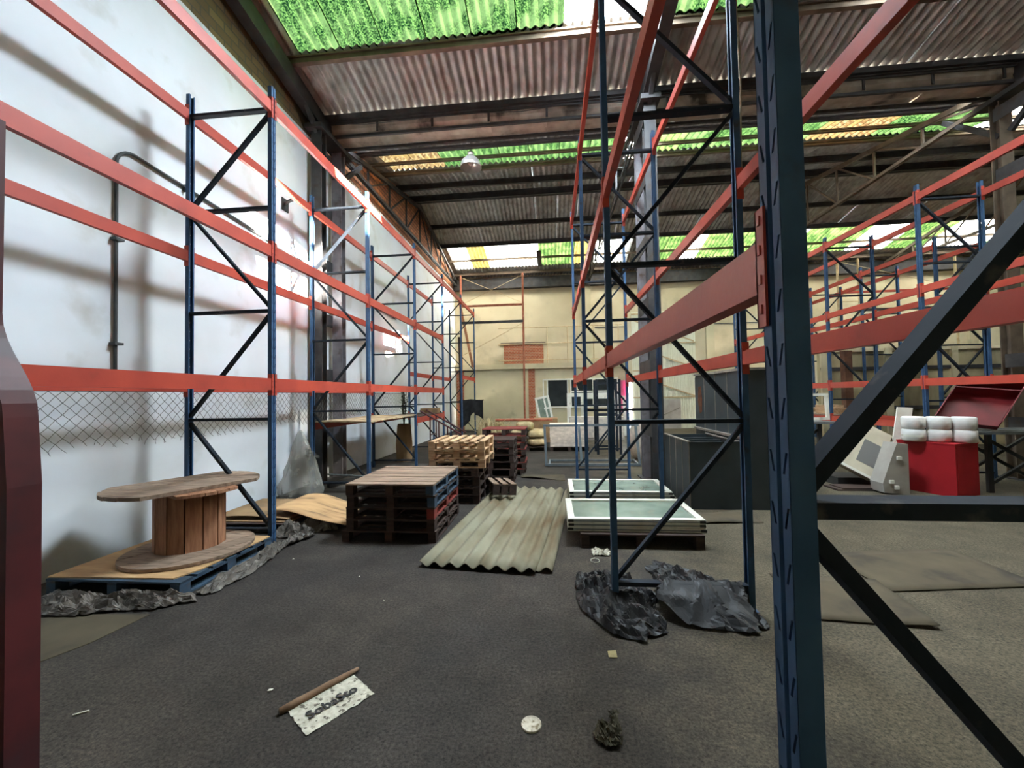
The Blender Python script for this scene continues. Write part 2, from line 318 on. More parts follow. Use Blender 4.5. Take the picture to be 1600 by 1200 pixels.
# ------------------------------------------------------------------ the building
XL, YF, YB, XR = -5.38, 22.4, -3.6, 24.0
YV, YR2, YR1, ZV, SLOPE = 9.2, 15.9, 2.8, 8.5, .207       # valley, ridges, valley height, pitch
def roof_z(y):
    if y > YR2: return ZV+SLOPE*(YR2-YV)-SLOPE*(y-YR2)
    if y > YV: return ZV+SLOPE*(y-YV)
    if y > YR1: return ZV+SLOPE*(YV-y)
    return ZV+SLOPE*(YV-YR1)-SLOPE*(YR1-y)

struct('floor', MB().box(XL-.3, XR, YB, 40, -.2, 0), 'floor_dirty', 'dark speckled dirty concrete floor')
wl = struct('wall_left', MB().box(XL-.25, XL, YB, YF, 0, 7.85), 'plaster', 'whitewashed plaster side wall with stains')
def gable(y0, y1, mat, nm):
    n = 24; ys = [y0+(y1-y0)*i/n for i in range(n+1)]; P = [(XL-.01, y, 7.85) for y in ys]+[(XL-.01, y, roof_z(y)+.05) for y in ys]
    Q = [(XL-.25, y, z) for _, y, z in P]; m = MB(); N = n+1
    m.add(P+Q, [(i, i+1, N+i+1, N+i) for i in range(n)]+[(2*N+i, 2*N+N+i, 2*N+N+i+1, 2*N+i+1) for i in range(n)])
    part(nm, m, mat, wl)
gable(YV, YF, 'brick_hollow', 'brick_gable'); gable(YB, YV, 'brick_brown', 'brick_gable')
struct('wall_right', MB().box(XR, XR+.2, YB, YF, 0, 10), 'stained_panel')
struct('wall_back', MB().box(XL-.25, XR, YB-.2, YB, 0, 9), 'stained_panel')

# far wall with the slit beside the sliding door
wf = struct('wall_far', MB().box(XL-.25, 4.03, YF, YF+.25, 0, 8.6).box(4.30, XR, YF, YF+.25, 0, 8.6).box(4.03, 4.30, YF, YF+.25, 2.5, 8.6), 'plaster_cream', 'cream plastered end wall with blocked openings')
part('lower_render', MB().box(XL, -1.28, YF-.05, YF, 0, 3.3).box(-.92, 3.6, YF-.04, YF, 0, 3.3), 'plaster_green', wf)
part('string_course', MB().box(XL, 4.0, YF-.2, YF, 3.34, 3.62), 'plaster_green', wf)
part('brick_pilaster', MB().box(-1.28, -.92, YF-.12, YF, 0, 3.34), 'brick_orange', wf)
part('brick_pilaster', MB().box(-5.3, -4.9, YF-.12, YF, 0, 3.34), 'brick_orange', wf)
part('brick_infill', MB().box(-2.63, -.42, YF-.03, YF, 3.62, 4.7), 'brick_orange', wf)
part('eave_beam', MB().box(XL, XR, YF-.35, YF, 7.82, 8.4), 'steel_dark', wf)
part('lintel', MB().box(-2.8, -.3, YF-.06, YF, 4.7, 4.82), 'steel_brown', wf)
part('pilaster', MB().box(1.75, 2.2, YF-.15, YF, 3.62, 7.82), 'plaster_green', wf)
for x in (8.2, 12.4, 16.6, 20.8): part('pilaster', MB().box(x, x+.4, YF-.15, YF, 0, 7.82), 'plaster_green', wf)
for x0, x1 in ((2.4, 4.0), (7.8, 12.2)): part('wall_cable', MB().box(x0, x1, YF-.04, YF, 5.5, 5.54), 'conduit', wf)

# office window in the far wall
wn = struct('window_1', MB().box(-.5, -.43, YF-.1, YF-.02, 1.22, 2.74).box(3.5, 3.57, YF-.1, YF-.02, 1.22, 2.74).box(-.5, 3.57, YF-.1, YF-.02, 2.68, 2.76).box(-.5, 3.57, YF-.12, YF-.02, 1.16, 1.24), 'white_frame', 'office window with dark panes in the far wall')
for x in (-.28, .83, 1.0, 2.2, 2.35): part('mullion', MB().box(x, x+.07, YF-.1, YF-.03, 1.24, 2.68), 'white_frame', wn)
for x0, x1 in ((-.21, .83), (1.07, 2.2), (2.42, 3.5)): part('pane', MB().box(x0, x1, YF-.07, YF-.05, 1.24, 2.68), 'dark_glass', wn)
part('transom', MB().box(1.07, 3.5, YF-.1, YF-.03, 2.0, 2.08), 'white_frame', wn)
part('sticker', MB().prism([(1.24, 0), (1.46, 0), (1.40, .1), (1.38, .24), (1.32, .24), (1.30, .1)], 0, .004).xf(Matrix.Translation((0, YF-.075, 2.12)) @ Matrix.Rotation(R(90), 4, 'X')), 'litter_white', wn)

# ribbed sliding door
dr = struct('door_1', MB().box(4.32, 7.6, YF-.2, YF-.16, 0, 6.25), 'door_sheet', 'pale ribbed sheet sliding door with diagonal braces')
rib = MB().box(-.03, .03, -.03, 0, 0, 6.2).mesh('rib', 'door_sheet')
for i in range(27): inst('rib', rib, dr, (4.38+i*.12, YF-.2, .02))
for z in (1.62, 3.05, 4.5, 6.1): part('rail', MB().box(4.32, 7.6, YF-.26, YF-.23, z, z+.07), 'pipe_cream', dr)
for z0, z1 in ((2.85, 1.7), (5.8, 4.6), (4.4, 3.2)): part('brace', MB().bar((4.4, YF-.27, z0), (7.5, YF-.27, z1), .03, .07), 'pipe_cream', dr)
part('wicket', MB().box(5.75, 6.75, YF-.28, YF-.24, 0, 1.55), 'grey_plastic', dr)
part('wicket_brace', MB().bar((5.8, YF-.3, .7), (6.7, YF-.3, 1.1), .02, .05), 'charcoal_edge', dr)
solo('banner', MB().sheet(lambda u, v: (3.64+.3*u, YF-.24-.02*math.sin(u*9), .9+1.7*v), 8, 4, .004).xf(Matrix()), 'pink', 'pink hanging banner beside the bright door gap', 'banner')

# partition of stained panels on the right
pw = struct('wall_partition', MB().box(9.3, XR, 15.05, 15.2, 0, 3.2), 'stained_panel', 'low partition wall of stained panels')
for i in range(7): part('post', MB().box(9.3+i*2.05, 9.5+i*2.05, 14.95, 15.05, 0, 3.3), 'plaster_green', pw)
for z in (1.2, 2.55): part('rail', MB().box(9.3, XR, 15.0, 15.05, z, z+.12), 'steel_dark', pw)
part('coping', MB().box(9.3, XR, 14.98, 15.22, 3.2, 3.3), 'plaster_cream', pw)
for i in range(11):
    if i % 2: part('panel', MB().box(9.52+i*1.02, 10.35+i*1.02, 15.01, 15.05, .1, 1.18), 'stained_panel', pw)

# ------------------------------------------------------------------ roof: slopes of corrugated sheets on purlins
PITCHW, SW, X0 = .177, .885, -4.96-.885
def corr_mesh(name, length, mat, phase=0.):
    """one corrugated sheet, x across, y up the slope"""
    n = 50; m = MB()
    m.grid(lambda u, v: (-.012+u*(SW+.024), v*length, .034*math.cos(2*math.pi*(-.012+u*(SW+.024))/PITCHW+phase)), n, 1)
    return m.mesh(name, mat, True)
def slope(label, rows, x_to, purlins, down):
    """rows: (y0, y1, phase, chooser(i) -> kind or None); down=True when the slope falls towards +Y"""
    root = link('ceiling', None); root['kind'] = 'structure'; root['label'] = label; ORG[root.name] = Vector((0, 0, 0))
    n = int((x_to-X0)/SW)
    ang = math.atan(SLOPE)*(-1 if down else 1)
    for y0, y1, ph, choose in rows:
        meshes = {}; ln = (y1-y0)/math.cos(ang)+.06
        for i in range(n):
            k = choose(i)
            if k is None: continue
            if k not in meshes: meshes[k] = corr_mesh('roof_sheet' if k == 'asbestos' else 'skylight_sheet', ln, k, ph)
            z = roof_z(y0 if y0 not in (YR1, YR2) else y0+1e-4)
            inst('roof_sheet' if k == 'asbestos' else 'skylight_sheet', meshes[k], root, (X0+i*SW, y0, z+.03+random.uniform(-.004, .004)), (ang, 0, random.uniform(-.002, .002)))
    for y, wd, hh, mt in purlins:
        z = roof_z(y)-.03
        part('purlin', MB().box(XL, x_to, y-wd/2, y+wd/2, z-hh, z-hh+.02).box(XL, x_to, y-.015, y+.015, z-hh+.02, z-.03).box(XL, x_to, y-wd/2, y+wd/2, z-.03, z), mt, root)
    return root
def idx(x): return int(math.floor((x-X0)/SW+.001))
def ranges(default, *rr):
    """rr: (x0, x1, kind)"""
    def f(i):
        xc = X0+(i+.5)*SW
        for a, b, k in rr:
            if a <= xc < b: return k
        return default
    return f
A = lambda i: 'asbestos'
near_open = ranges('asbestos', (-4.96, .35, 'sky_green'), (.35, 2.12, None), (2.12, 3.95, 'sky_green'), (5.66, 10.9, 'sky_added'))  # last range: out-of-frame skylight strip added to light the goods on the right
r1 = slope('corrugated roof slope with mossy green skylights and one open gap, nearest bay',
           [(2.8, 5.4, 0, A), (5.4, 7.5, 0, near_open), (7.5, 9.12, 0, A)], 24.9,
           [(3.6, .08, .14, 'steel_dark'), (5.45, .08, .14, 'steel_dark'), (7.55, .1, .16, 'steel_brown'), (8.95, .09, .12, 'steel_dark')], True)
r0 = slope('corrugated roof slope behind the camera', [(-3.6, -1., 0, A), (-1., 1., 0, A), (1., 2.8, 0, A)], 24.9, [(-1., .08, .14, 'steel_dark'), (1., .08, .14, 'steel_dark')], False)
near2 = ranges('asbestos', (-4.96, -3.19, 'sky_amber'), (-3.19, 2.12, 'sky_green'), (2.12, 3.0, None), (3.0, 3.89, 'sky_green_pale'), (3.89, 7.43, 'sky_green'), (7.43, 9.2, 'sky_amber'), (9.2, 11.9, 'sky_green'), (11.9, 13.6, 'sky_white'))
r2 = slope('corrugated roof slope rising from the valley gutter with a skylight band',
           [(9.5, 10.95, math.pi, A), (10.9, 12.35, 0, near2), (12.35, 14.2, 0, A), (14.2, 15.9, 0, A)], 24.9,
           [(10.78, .09, .1, 'steel_dark'), (11.6, .08, .08, 'steel_brown'), (12.45, .1, .11, 'steel_brown'), (13.75, .09, .2, 'steel_dark'), (15.1, .09, .24, 'steel_dark'), (15.8, .06, .1, 'steel_dark')], False)
far2 = ranges('asbestos', (-4.96, -4.07, 'sky_white'), (-4.07, -3.19, 'sky_yellow'), (-3.19, -.53, 'sky_white'), (-.53, 1.24, 'sky_green_pale'), (1.24, 2.12, 'sky_yellow'), (2.12, 3.9, 'sky_white'),
              (4.4, 6.5, 'sky_green_pale'), (6.5, 7.4, 'sky_white'), (7.4, 11.2, 'sky_green_pale'), (11.2, 11.9, 'sky_white'), (11.9, 14.5, 'sky_green_pale'), (14.5, 16.3, 'sky_white'), (16.3, 18.2, 'sky_green_pale'), (18.2, 20.6, 'sky_white'), (20.6, 24, 'sky_green_pale'))
r3 = slope('corrugated roof slope falling to the end wall with white, amber and green skylights',
           [(15.9, 17.6, 0, A), (17.6, 19.2, 0, A), (19.2, 21.35, 0, far2), (21.35, 22.7, 0, A)], 24.9,
           [(17.45, .09, .18, 'steel_dark'), (18.95, .09, .18, 'steel_dark'), (20.4, .07, .1, 'steel_brown'), (21.75, .08, .14, 'steel_brown')], True)
part('cross_beam', MB().box(-.62, -.40, 19.2, 21.4, 8.72, 8.8).xf(Matrix()), 'steel_dark', r3)
for a in ((.35, 2.12, 5.45, 7.45), (2.12, 3.0, 11.0, 12.3)): portal(a[0], a[1], a[2], a[3], roof_z(a[2])+.08, roof_z(a[3])+.08)
for a in ((-4.96, -4.07), (-3.19, -.53), (2.12, 3.9), (14.5, 16.3)): portal(a[0], a[1], 19.25, 21.3, roof_z(19.25)+.08, roof_z(21.3)+.08)

# valley gutter along the columns
gt = link('trim_1', None); gt['kind'] = 'structure'; gt['label'] = 'grey jointed valley gutter on a dark beam'; ORG[gt.name] = Vector((0, 0, 0))
for i in range(22):
    x = XL+.1+i*1.32
    m = MB(); prof = [(8.98, 8.44), (8.99, 8.26), (9.06, 8.16), (9.3, 8.13), (9.52, 8.16), (9.58, 8.26), (9.6, 8.44)]
    m.grid(lambda u, v: (x+1.35*v, prof[min(int(u*6+.001), 6)][0], prof[min(int(u*6+.001), 6)][1]+.006*math.sin(i*2.3)), 6, 1)
    part('gutter_piece', m, 'gutter_grey', gt, False)
    part('joint_strap', MB().box(x-.02, x+.03, 8.955, 8.98, 8.15, 8.45), 'steel_dark', gt)
    part('hook', MB().tube([(x+.6, 8.92, 8.62), (x+.6, 8.93, 8.5), (x+.62, 8.95, 8.36)], .008, 5), 'steel_dark', gt)
part('edge_angle', MB().box(XL, XR, 8.86, 8.97, 8.44, 8.55).box(XL, XR, 8.94, 8.97, 8.36, 8.44), 'steel_dark', gt)
part('carrier_beam', MB().box(XL, XR, 9.0, 9.06, 8.08, 8.14).box(XL, XR, 9.5, 9.56, 8.08, 8.14), 'steel_dark', gt)
part('cable', MB().tube([(XL+.3+i*.9, 8.93, 8.38-.05*math.sin(i*1.7)**2-.03*(i % 3)) for i in range(12)], .009, 5), 'conduit', gt)

# laced columns
def column(x, label, k, mat='steel_column'):
    t = link('column', None, None, (x, 9.3, 0)); t['kind'] = 'structure'; t['label'] = label; ORG[t.name] = Vector((x, 9.3, 0))
    for y in (8.45, 9.3):
        part('post', MB().box(x-.12, x+.12, y-.02, y+.0, 0, 8.0).box(x-.012, x+.012, y, y+.16, 0, 8.0).box(x-.12, x+.12, y+.16, y+.18, 0, 8.0), mat if y > 9 else 'steel_dark', t)
    for i in range(6): part('batten', MB().box(x-.125, x-.11, 8.45, 9.4, 1.0+i*1.3, 1.28+i*1.3), 'steel_dark', t)
    part('base_plate', MB().box(x-.2, x+.2, 8.3, 9.6, 0, .025), 'steel_dark', t)
    part('cap', MB().box(x-.2, x+.2, 8.3, 9.7, 7.9, 8.0), 'steel_dark', t)
    for s in (-1, 1): part('knee_brace', MB().bar((x, 9.3+s*.1, 7.2), (x, 9.3+s*1.3, 8.3), .08, .1), 'steel_dark', t)
    return t
column(-5.14, 'grey laced steel column against the white side wall', 0); column(2.12, 'grey laced steel column in the middle of the hall', 1)
column(9.55, 'dusty laced steel column far to the right', 2, 'steel_brown')

# trusses of the second bay, rafters of the first
def truss(x, label, mat='steel_dark'):
    t = link('truss', None, None, (x, 16, 8)); t['kind'] = 'structure'; t['label'] = label; ORG[t.name] = Vector((x, 16, 8))
    top = lambda y: roof_z(y)-.3
    zb = 8.05
    part('top_chord', MB().bar((x, 9.5, top(9.5)), (x, YR2, top(YR2)), .1, .12), mat, t)
    part('top_chord', MB().bar((x, YR2, top(YR2)), (x, YF-.2, top(YF)), .1, .12), mat, t)
    part('bottom_chord', MB().bar((x-.04, 9.5, zb), (x-.04, YF-.2, zb), .03, .09).bar((x+.04, 9.5, zb), (x+.04, YF-.2, zb), .03, .09), mat, t)
    ys = [9.6+i*(YF-.4-9.6)/8 for i in range(9)]
    for i, y in enumerate(ys[1:-1]): part('web_post', MB().bar((x, y, zb), (x, y, top(y)), .05, .05), mat, t)
    for i in range(8):
        a, b = ys[i], ys[i+1]
        q = ((x, a, zb), (x, b, top(b))) if i < 4 else ((x, a, top(a)), (x, b, zb))
        part('web_diagonal', MB().bar(*q, .04, .05), mat, t)
truss(-5.2, 'roof truss along the white side wall'); truss(2.12, 'roof truss over the middle column'); truss(9.55, 'dusty roof truss over the right column', 'steel_brown'); truss(16.9, 'roof truss farthest to the right', 'steel_brown')
for k, (x, lb) in enumerate(((-5.2, 'dark rafter along the white side wall'), (2.12, 'dark rafter running to the middle column'), (9.55, 'dark rafter running to the right column'))):
    o = struct('rafter', MB().bar((x, 2.8, roof_z(2.8)-.42), (x, 9.0, roof_z(9.0)-.36), .22, .34), 'steel_dark', lb)
struct('rafter', MB().bar((-5.2, 9.4, 8.2), (-5.2, 9.6, 8.2), .25, .4), 'steel_dark', 'short dark bracket at the top of the wall column')

# ------------------------------------------------------------------ pallet racks
UP_H = 6.08
def upright_mesh(name, mat):
    """hat-section upright, slotted face towards -X, 0.085 wide along Y, 0.052 deep"""
    m = MB(); P = .12; n = int(UP_H/P); HW, DP = .0425, .052
    for sgn in (-1, 1):
        ya, yb = (sgn*HW, sgn*.009)
        for i in range(n):
            z0, z1 = i*P, (i+1)*P if i < n-1 else UP_H
            yc = (ya+yb)/2; zc = z0+P*.5; sl = .007*sgn
            outer = [(0, ya, z0), (0, yb, z0), (0, yb, z1), (0, ya, z1)]
            d = .0042 if ya < yb else -.0042
            inner = [(0, yc-d-sl, zc-.024), (0, yc+d-sl, zc-.024), (0, yc+d+sl, zc+.024), (0, yc-d+sl, zc+.024)]
            m.add(outer+inner, [(0, 1, 5, 4), (1, 2, 6, 5), (2, 3, 7, 6), (3, 0, 4, 7)])
    m.add([(0, -.009, 0), (.012, -.005, 0), (.012, .005, 0), (0, .009, 0), (0, -.009, UP_H), (.012, -.005, UP_H), (.012, .005, UP_H), (0, .009, UP_H)], [(0, 1, 5, 4), (1, 2, 6, 5), (2, 3, 7, 6)])
    for s in (-1, 1):
        m.box(0, DP, s*HW-(.0025 if s > 0 else 0), s*HW+(.0025 if s < 0 else 0), 0, UP_H)
        m.box(DP-.003, DP, min(s*HW, s*.022), max(s*HW, s*.022), 0, UP_H)
    m.box(-.02, .07, -.06, .06, 0, .006)
    return m.mesh(name, mat)
UPR = upright_mesh('upright', 'rack_blue')
ZS = [.2, 1.64, 3.07, 4.45, 5.78]
def conn_mesh():
    m = MB().box(-.010, -.004, -.05, -.012, -.14, .14).box(-.010, .048, -.050, -.044, -.14, .14)
    for z in (-.11, -.04, .03, .1): m.box(-.014, -.009, -.036, -.024, z, z+.022)
    return m.mesh('connector', 'rack_orange')
CONN = conn_mesh()
def beam_meshes(length, h):
    """beam along +Y from 0, stepped box section; connectors are separate"""
    m = MB().box(-.004, .046, .048, length-.048, -h/2, h/2).box(-.004, .02, .048, length-.048, h/2, h/2+.012)
    m.box(-.007, -.004, .048, length-.048, -h/2, -h/2+.012)
    return m.mesh('beam', 'rack_orange')
BM = {}
def rack(label, xa, xb, ys, beams, start_a=True, h=.13, skip=()):
    """xa: aisle face of the -X row of uprights, xb: aisle face of the +X row; beams: (side, bay index, z)"""
    t = thing('pallet_rack', label, 'rack', ((xa+xb)/2, ys[0], 0))
    for k, y in enumerate(ys):
        if k in skip: continue
        inst('upright', UPR, t, (xa, y, 0)); inst('upright', UPR, t, (xb, y, 0), (0, 0, math.pi))
        a, b = xa+.02, xb-.02
        for z in ZS: part('strut', MB().box(a, b, y-.036, y+.036, z-.018, z+.018), 'rack_navy', t)
        left = start_a if not isinstance(start_a, dict) else start_a.get(k, True)
        for j in range(4):
            p, q = ((a+.02, y, ZS[j]+.04), (b-.02, y, ZS[j+1]-.04))
            if left == (j % 2 == 1): p, q = ((b-.02, y, ZS[j]+.04), (a+.02, y, ZS[j+1]-.04))
            part('brace', MB().bar(p, q, .034, .056, (0, 1, 0)), 'rack_navy', t)
    for side, k, z in beams:
        y0, y1 = ys[k], ys[k+1]; ln = y1-y0; key = (round(ln, 3), h)
        if key not in BM: BM[key] = beam_meshes(ln, h)
        if side == 'a':
            o = inst('beam', BM[key], t, (xa, y0, z)); l0, l1, r0, r1 = (xa, y0, z), (xa, y1, z), (0, 0, 0), (0, 0, 0)
            c1 = inst('connector', CONN, o, (xa, y1, z)); c0 = inst('connector', CONN, o, (xa, y0, z)); c0.scale = (1, -1, 1)
        else:
            o = inst('beam', BM[key], t, (xb, y1, z), (0, 0, math.pi))
            c1 = link('connector', CONN, o, (0, ln, 0)); c0 = link('connector', CONN, o, (0, 0, 0)); c0.scale = (1, -1, 1); continue
        for c, yy in ((c0, 0), (c1, ln)): c.location = (0, yy, 0)
    return t
BAY, Y0L = 2.814, 4.987
ysL = [Y0L+BAY*i for i in range(-2, 6)]
bl = []
for k in range(7):
    bl.append(('b', k, 5.79))
    if k < 6: bl.append(('a', k, 5.79))
    if k < 5: bl += [('b', k, 3.85), ('a', k, 3.85), ('b', k, 2.09)]
    if k < 4: bl.append(('a', k, 2.09))
bl += [('a', 5, 2.69), ('a', 6, 2.69), ('b', 6, 2.67), ('b', 4, 1.26), ('a', 4, 1.26), ('a', 3, 1.33)]
rack('long blue and orange pallet rack along the white side wall', -4.88, -3.64, ysL, bl, False, h=.14)
ysC = [.97, 3.76, 6.57, 9.3]
bc = [(s, k, z) for s in 'ab' for k in range(3) for z in (2.19, 3.74, 5.82)]
rack('near blue pallet rack with orange beams in the middle of the hall', .505, 1.71, ysC, bc, {0: False, 1: True, 2: True, 3: True}, h=.115)
ysR = [9.0-5.6, 9.0-2.81, 9.0, 11.81, 14.62, 17.43]
br = [(s, k, z) for s in 'ab' for k in range(1, 5) for z in (3.9, 5.82)]+[(s, k, 2.02) for s in 'ab' for k in range(1, 4)]+[('a', 3, 1.1), ('b', 3, 1.1), ('a', 2, 1.12), ('b', 2, 1.12)]
rack('blue and orange pallet rack on the right behind the red box', 7.52, 8.75, ysR, br, True, h=.13, skip=(0, 1))
ysQ = [12.2, 14.9, 17.6, 20.3]
rack('far blue and orange pallet rack behind the right rack', 10.6, 11.8, ysQ, [(s, k, z) for s in 'ab' for k in range(3) for z in (3.9, 5.82)], False, h=.13)

# low dark frame rack beyond the middle column
t = thing('storage_frame', 'low dark blue steel frame standing beyond the middle column', 'frame', (1.8, 13.2, 0))
for x in (1.4, 2.1):
    for y in (12.9, 13.6): part('leg', MB().box(x-.035, x+.035, y-.03, y+.03, 0, 2.35), 'rack_navy', t)
for z in (.15, 1.2, 2.2):
    for y in (12.9, 13.6): part('rail', MB().box(1.4, 2.1, y-.02, y+.02, z, z+.05), 'rack_navy', t)
part('brace', MB().bar((1.4, 12.88, .2), (2.1, 12.88, 1.2), .02, .04), 'rack_navy', t)

# chain-link panels hung on the back of the left rack
def fence():
    m = MB(); zt, st = 2.02, .12; xw = -4.94
    def zl(y): return 1.42+.05*math.sin(y*2.1)+.05*mnoise.noise(Vector((y*3., 0, 0)))-(.05 if y < 4.3 else 0)
    for s in (-1, 1):
        y = 1.6
        while y < 13.2:
            pts = []; k = 0
            while True:
                yy = y+s*k*st/2; zz = zt-k*st/2
                pts.append((xw+.006*(1 if k % 2 else -1)*s+.02*mnoise.noise(Vector((yy, zz, 0))), yy, zz))
                k += 1
                if zz-st/2 < zl(yy) or k > 14: break
            pts.append((xw+.02, pts[-1][1]+s*random.uniform(.0, .04), pts[-1][2]-random.uniform(.0, .05)))
            m.tube(pts, .0028, 3); y += st
    m.tube([(xw, 1.6, zt), (xw, 13.2, zt)], .005, 4)
    solo('chain_link_fence', m, 'wire', 'ragged chain-link mesh hanging behind the left rack', 'fence', (xw, 7.4, 1.3))
fence()

# conduit on the left wall
t = thing('conduit_pipe', 'dark bent conduit pipe clipped to the white side wall', 'pipe', (-5.33, 4.48, 2.0))
pts = [(-5.345, 4.47, 2.1), (-5.345, 4.47, 2.3), (-5.345, 4.46, 4.85)]+[(-5.345, 4.46+.22*(1-math.cos(a)), 4.88+.22*math.sin(a)) for a in [R(15*i) for i in range(7)]]+[(-5.345, 6.5, 5.0), (-5.345, 9.2, 4.83), (-5.345, 13.5, 4.6)]
part('tube', MB().tube(pts, .02, 10), 'conduit', t, True)
for p in ((4.47, 3.9), (4.47, 2.6)): part('clip', MB().box(-5.38, -5.29, p[0]-.05, p[0]+.05, p[1], p[1]+.03), 'conduit', t)
for y in (5.4, 7., 8.4, 10.): part('clip', MB().box(-5.38, -5.29, y, y+.03, 5.09-(y-4.6)*.053-.05, 5.09-(y-4.6)*.053+.05), 'conduit', t)
t2 = thing('wall_bracket', 'dark steel bracket stub sticking out of the white wall', 'bracket', (-5.3, 7.6, 5.85))
part('arm', MB().tube([(-5.38, 7.7, 5.9), (-5.2, 7.62, 5.92), (-5.05, 7.55, 5.9)], .03, 8), 'steel_dark', t2); part('plate', MB().box(-5.385, -5.36, 7.6, 7.8, 5.75, 6.0), 'steel_dark', t2)

# ------------------------------------------------------------------ hanging dome lamp
t = thing('dome_lamp', 'aluminium dome lamp hanging from the roof', 'lamp', (-2.06, 10.6, 8.05))
part('shade', MB().lathe([(.29, 0), (.285, .06), (.25, .16), (.17, .25), (.09, .3), (.08, .3), (.16, .245), (.24, .155), (.275, .06), (.28, .0)], 32, (-2.06, 10.6, 8.05), False), 'aluminium', t, True)
part('bulb', MB().lathe([(.01, .06), (.05, .08), (.07, .13), (.05, .2), (.03, .27)], 16, (-2.06, 10.6, 8.05)), 'paper_roll', t, True)
part('holder', MB().lathe([(.085, .3), (.085, .42), (.05, .45)], 16, (-2.06, 10.6, 8.05)), 'aluminium', t, True)
part('hanger', MB().tube([(-2.06, 10.6, 8.48), (-2.06, 10.62, 8.84)], .008, 6), 'wire', t)

# ------------------------------------------------------------------ pallets
PM = {}
def pmesh(key, mb, mat):
    if key not in PM: PM[key] = mb.mesh(key[0], mat)
    return PM[key]
def pallet(label, x, y, z, rz=0., W=1.2, L=1.35, nb=7, bw=.16, mats=('wood_dark', 'wood_dark', 'wood_dark'), H=.15, group=None, rot=None):
    """deck boards run along local X; mats = deck, edge pieces on the +X side, rest"""
    t = thing('pallet', label, 'pallet', (x, y, z), rz, group, True, rot)
    dk, ed, re = mats
    me = pmesh(('slat', W, bw, dk), MB().box(-W/2, W/2, -bw/2, bw/2, -.01, .01), dk)
    for i in range(nb):
        yy = -L/2+bw/2+i*(L-bw)/(nb-1)
        o = inst('slat', me, t, (0, yy, H-.01+random.uniform(-.002, .002)), (0, 0, random.uniform(-.004, .004)))
    for k, xx in enumerate((-W/2+.055, 0, W/2-.055)):
        mt = ed if k == 2 else re
        inst('stringer', pmesh(('stringer', L, mt), MB().box(-.05, .05, -L/2, L/2, -.01, .01), mt), t, (xx, 0, H-.031))
        inst('bottom_board', pmesh(('bottom_board', L, mt), MB().box(-.05, .05, -L/2, L/2, -.009, .009), mt), t, (xx, 0, .01))
        for yy in (-L/2+.06, 0, L/2-.06):
            inst('block', pmesh(('block', H, mt), MB().box(-.05, .05, -.06, .06, 0, H-.061), mt), t, (xx, yy, .02))
    return t
# dark stack in the aisle (five)
D3 = ('wood_dark', 'wood_dark', 'wood_dark')
kinds = [D3, ('wood_dark', 'wood_dark', 'wood_dark'), ('wood_dark', 'wood_red', 'wood_dark'), ('wood_dark', 'wood_blue', 'wood_dark'), ('wood_grey', 'wood_blue', 'wood_dark')]
labs = ['dark wooden pallet on the floor, bottom of the low stack', 'dark wooden pallet second from the bottom of the low stack', 'red-edged pallet in the middle of the low stack',
        'blue-edged pallet second from the top of the low stack', 'grey slatted pallet with a blue edge on top of the low stack']
for i in range(5):
    pallet(labs[i], -2.14+(0 if i else -.03)+random.uniform(-.01, .01), 5.83+random.uniform(-.012, .012), i*.153, random.uniform(-.008, .008), 1.2 if i else 1.28, 1.36, 8 if i == 4 else 6, .155 if i == 4 else .14, kinds[i], group='pallets of the low stack in the aisle')
# pale stack behind it: deck boards run away from the camera
for i in range(7):
    lb = ['lowest', 'second', 'third', 'fourth', 'fifth', 'sixth', 'topmost'][i]
    pale = i >= 4
    pallet(('%s pale wooden pallet with open slats in the tall stack behind the low stack' if pale else '%s dark pallet from the floor under the pale open-slat pallets') % lb, -1.70+(.0 if pale else -.1)+random.uniform(-.015, .015), 7.6+random.uniform(-.02, .02), i*.158,
           math.pi/2+random.uniform(-.012, .012), 1.16, 1.0, 6, .095, ('wood_light',)*3 if pale else D3, H=.155, group='pallets of the tall stack')
pallet('small tilted wooden pallet leaning at the foot of the tall stack', -1.0, 7.62, .09, math.pi/2+.28, .95, .42, 3, .1, ('wood_grey', 'wood_dark', 'wood_dark'), H=.2, rot=(R(4), R(5), math.pi/2+.28))
for s, (cx, cy, n, lbl) in enumerate(((-1.36, 9.1, 6, 'brown'), (-1.18, 10.0, 7, 'reddish'))):
    for i in range(n):
        pallet('%s %s pallet counted from the floor in the %s stack behind the corrugated sheets' % (['first', 'second', 'third', 'fourth', 'fifth', 'sixth', 'seventh'][i], lbl, 'front' if not s else 'rear'),
               cx+random.uniform(-.02, .02), cy+random.uniform(-.02, .02), i*.157, random.uniform(-.02, .02), 1.05, .8, 5, .12, ('wood_dark', 'wood_dark', 'wood_dark') if s == 0 else ('wood_red', 'wood_dark', 'wood_dark'), H=.154, group='pallets of the brown stacks')

# ------------------------------------------------------------------ corrugated fibre-cement sheets on the floor
def lying_sheet(label, dx, z, mat, L=3.85, shift=0.):
    W = 1.30; amp = .026
    m = MB().sheet(lambda u, v: ((u-.5)*W, (v-.5)*L, .04+amp*math.cos(2*math.pi*u*W/.177)+.012*math.sin(v*3+u*2)), 64, 10, .009)
    o = link('corrugated_sheet', m.mesh('corrugated_sheet', mat, True), None, (-.66+dx, 6.28+shift, z), (0, 0, R(-5.9))); tag(o, label, 'roof sheet', 'corrugated sheets on the floor')
lying_sheet('weathered corrugated cement sheet lying on the bare floor under another sheet', .176, -.006, 'fibre_cement', 3.8, .03)
lying_sheet('weathered corrugated cement sheet on top, in front of the pallet stacks', 0, .008, 'fibre_cement')

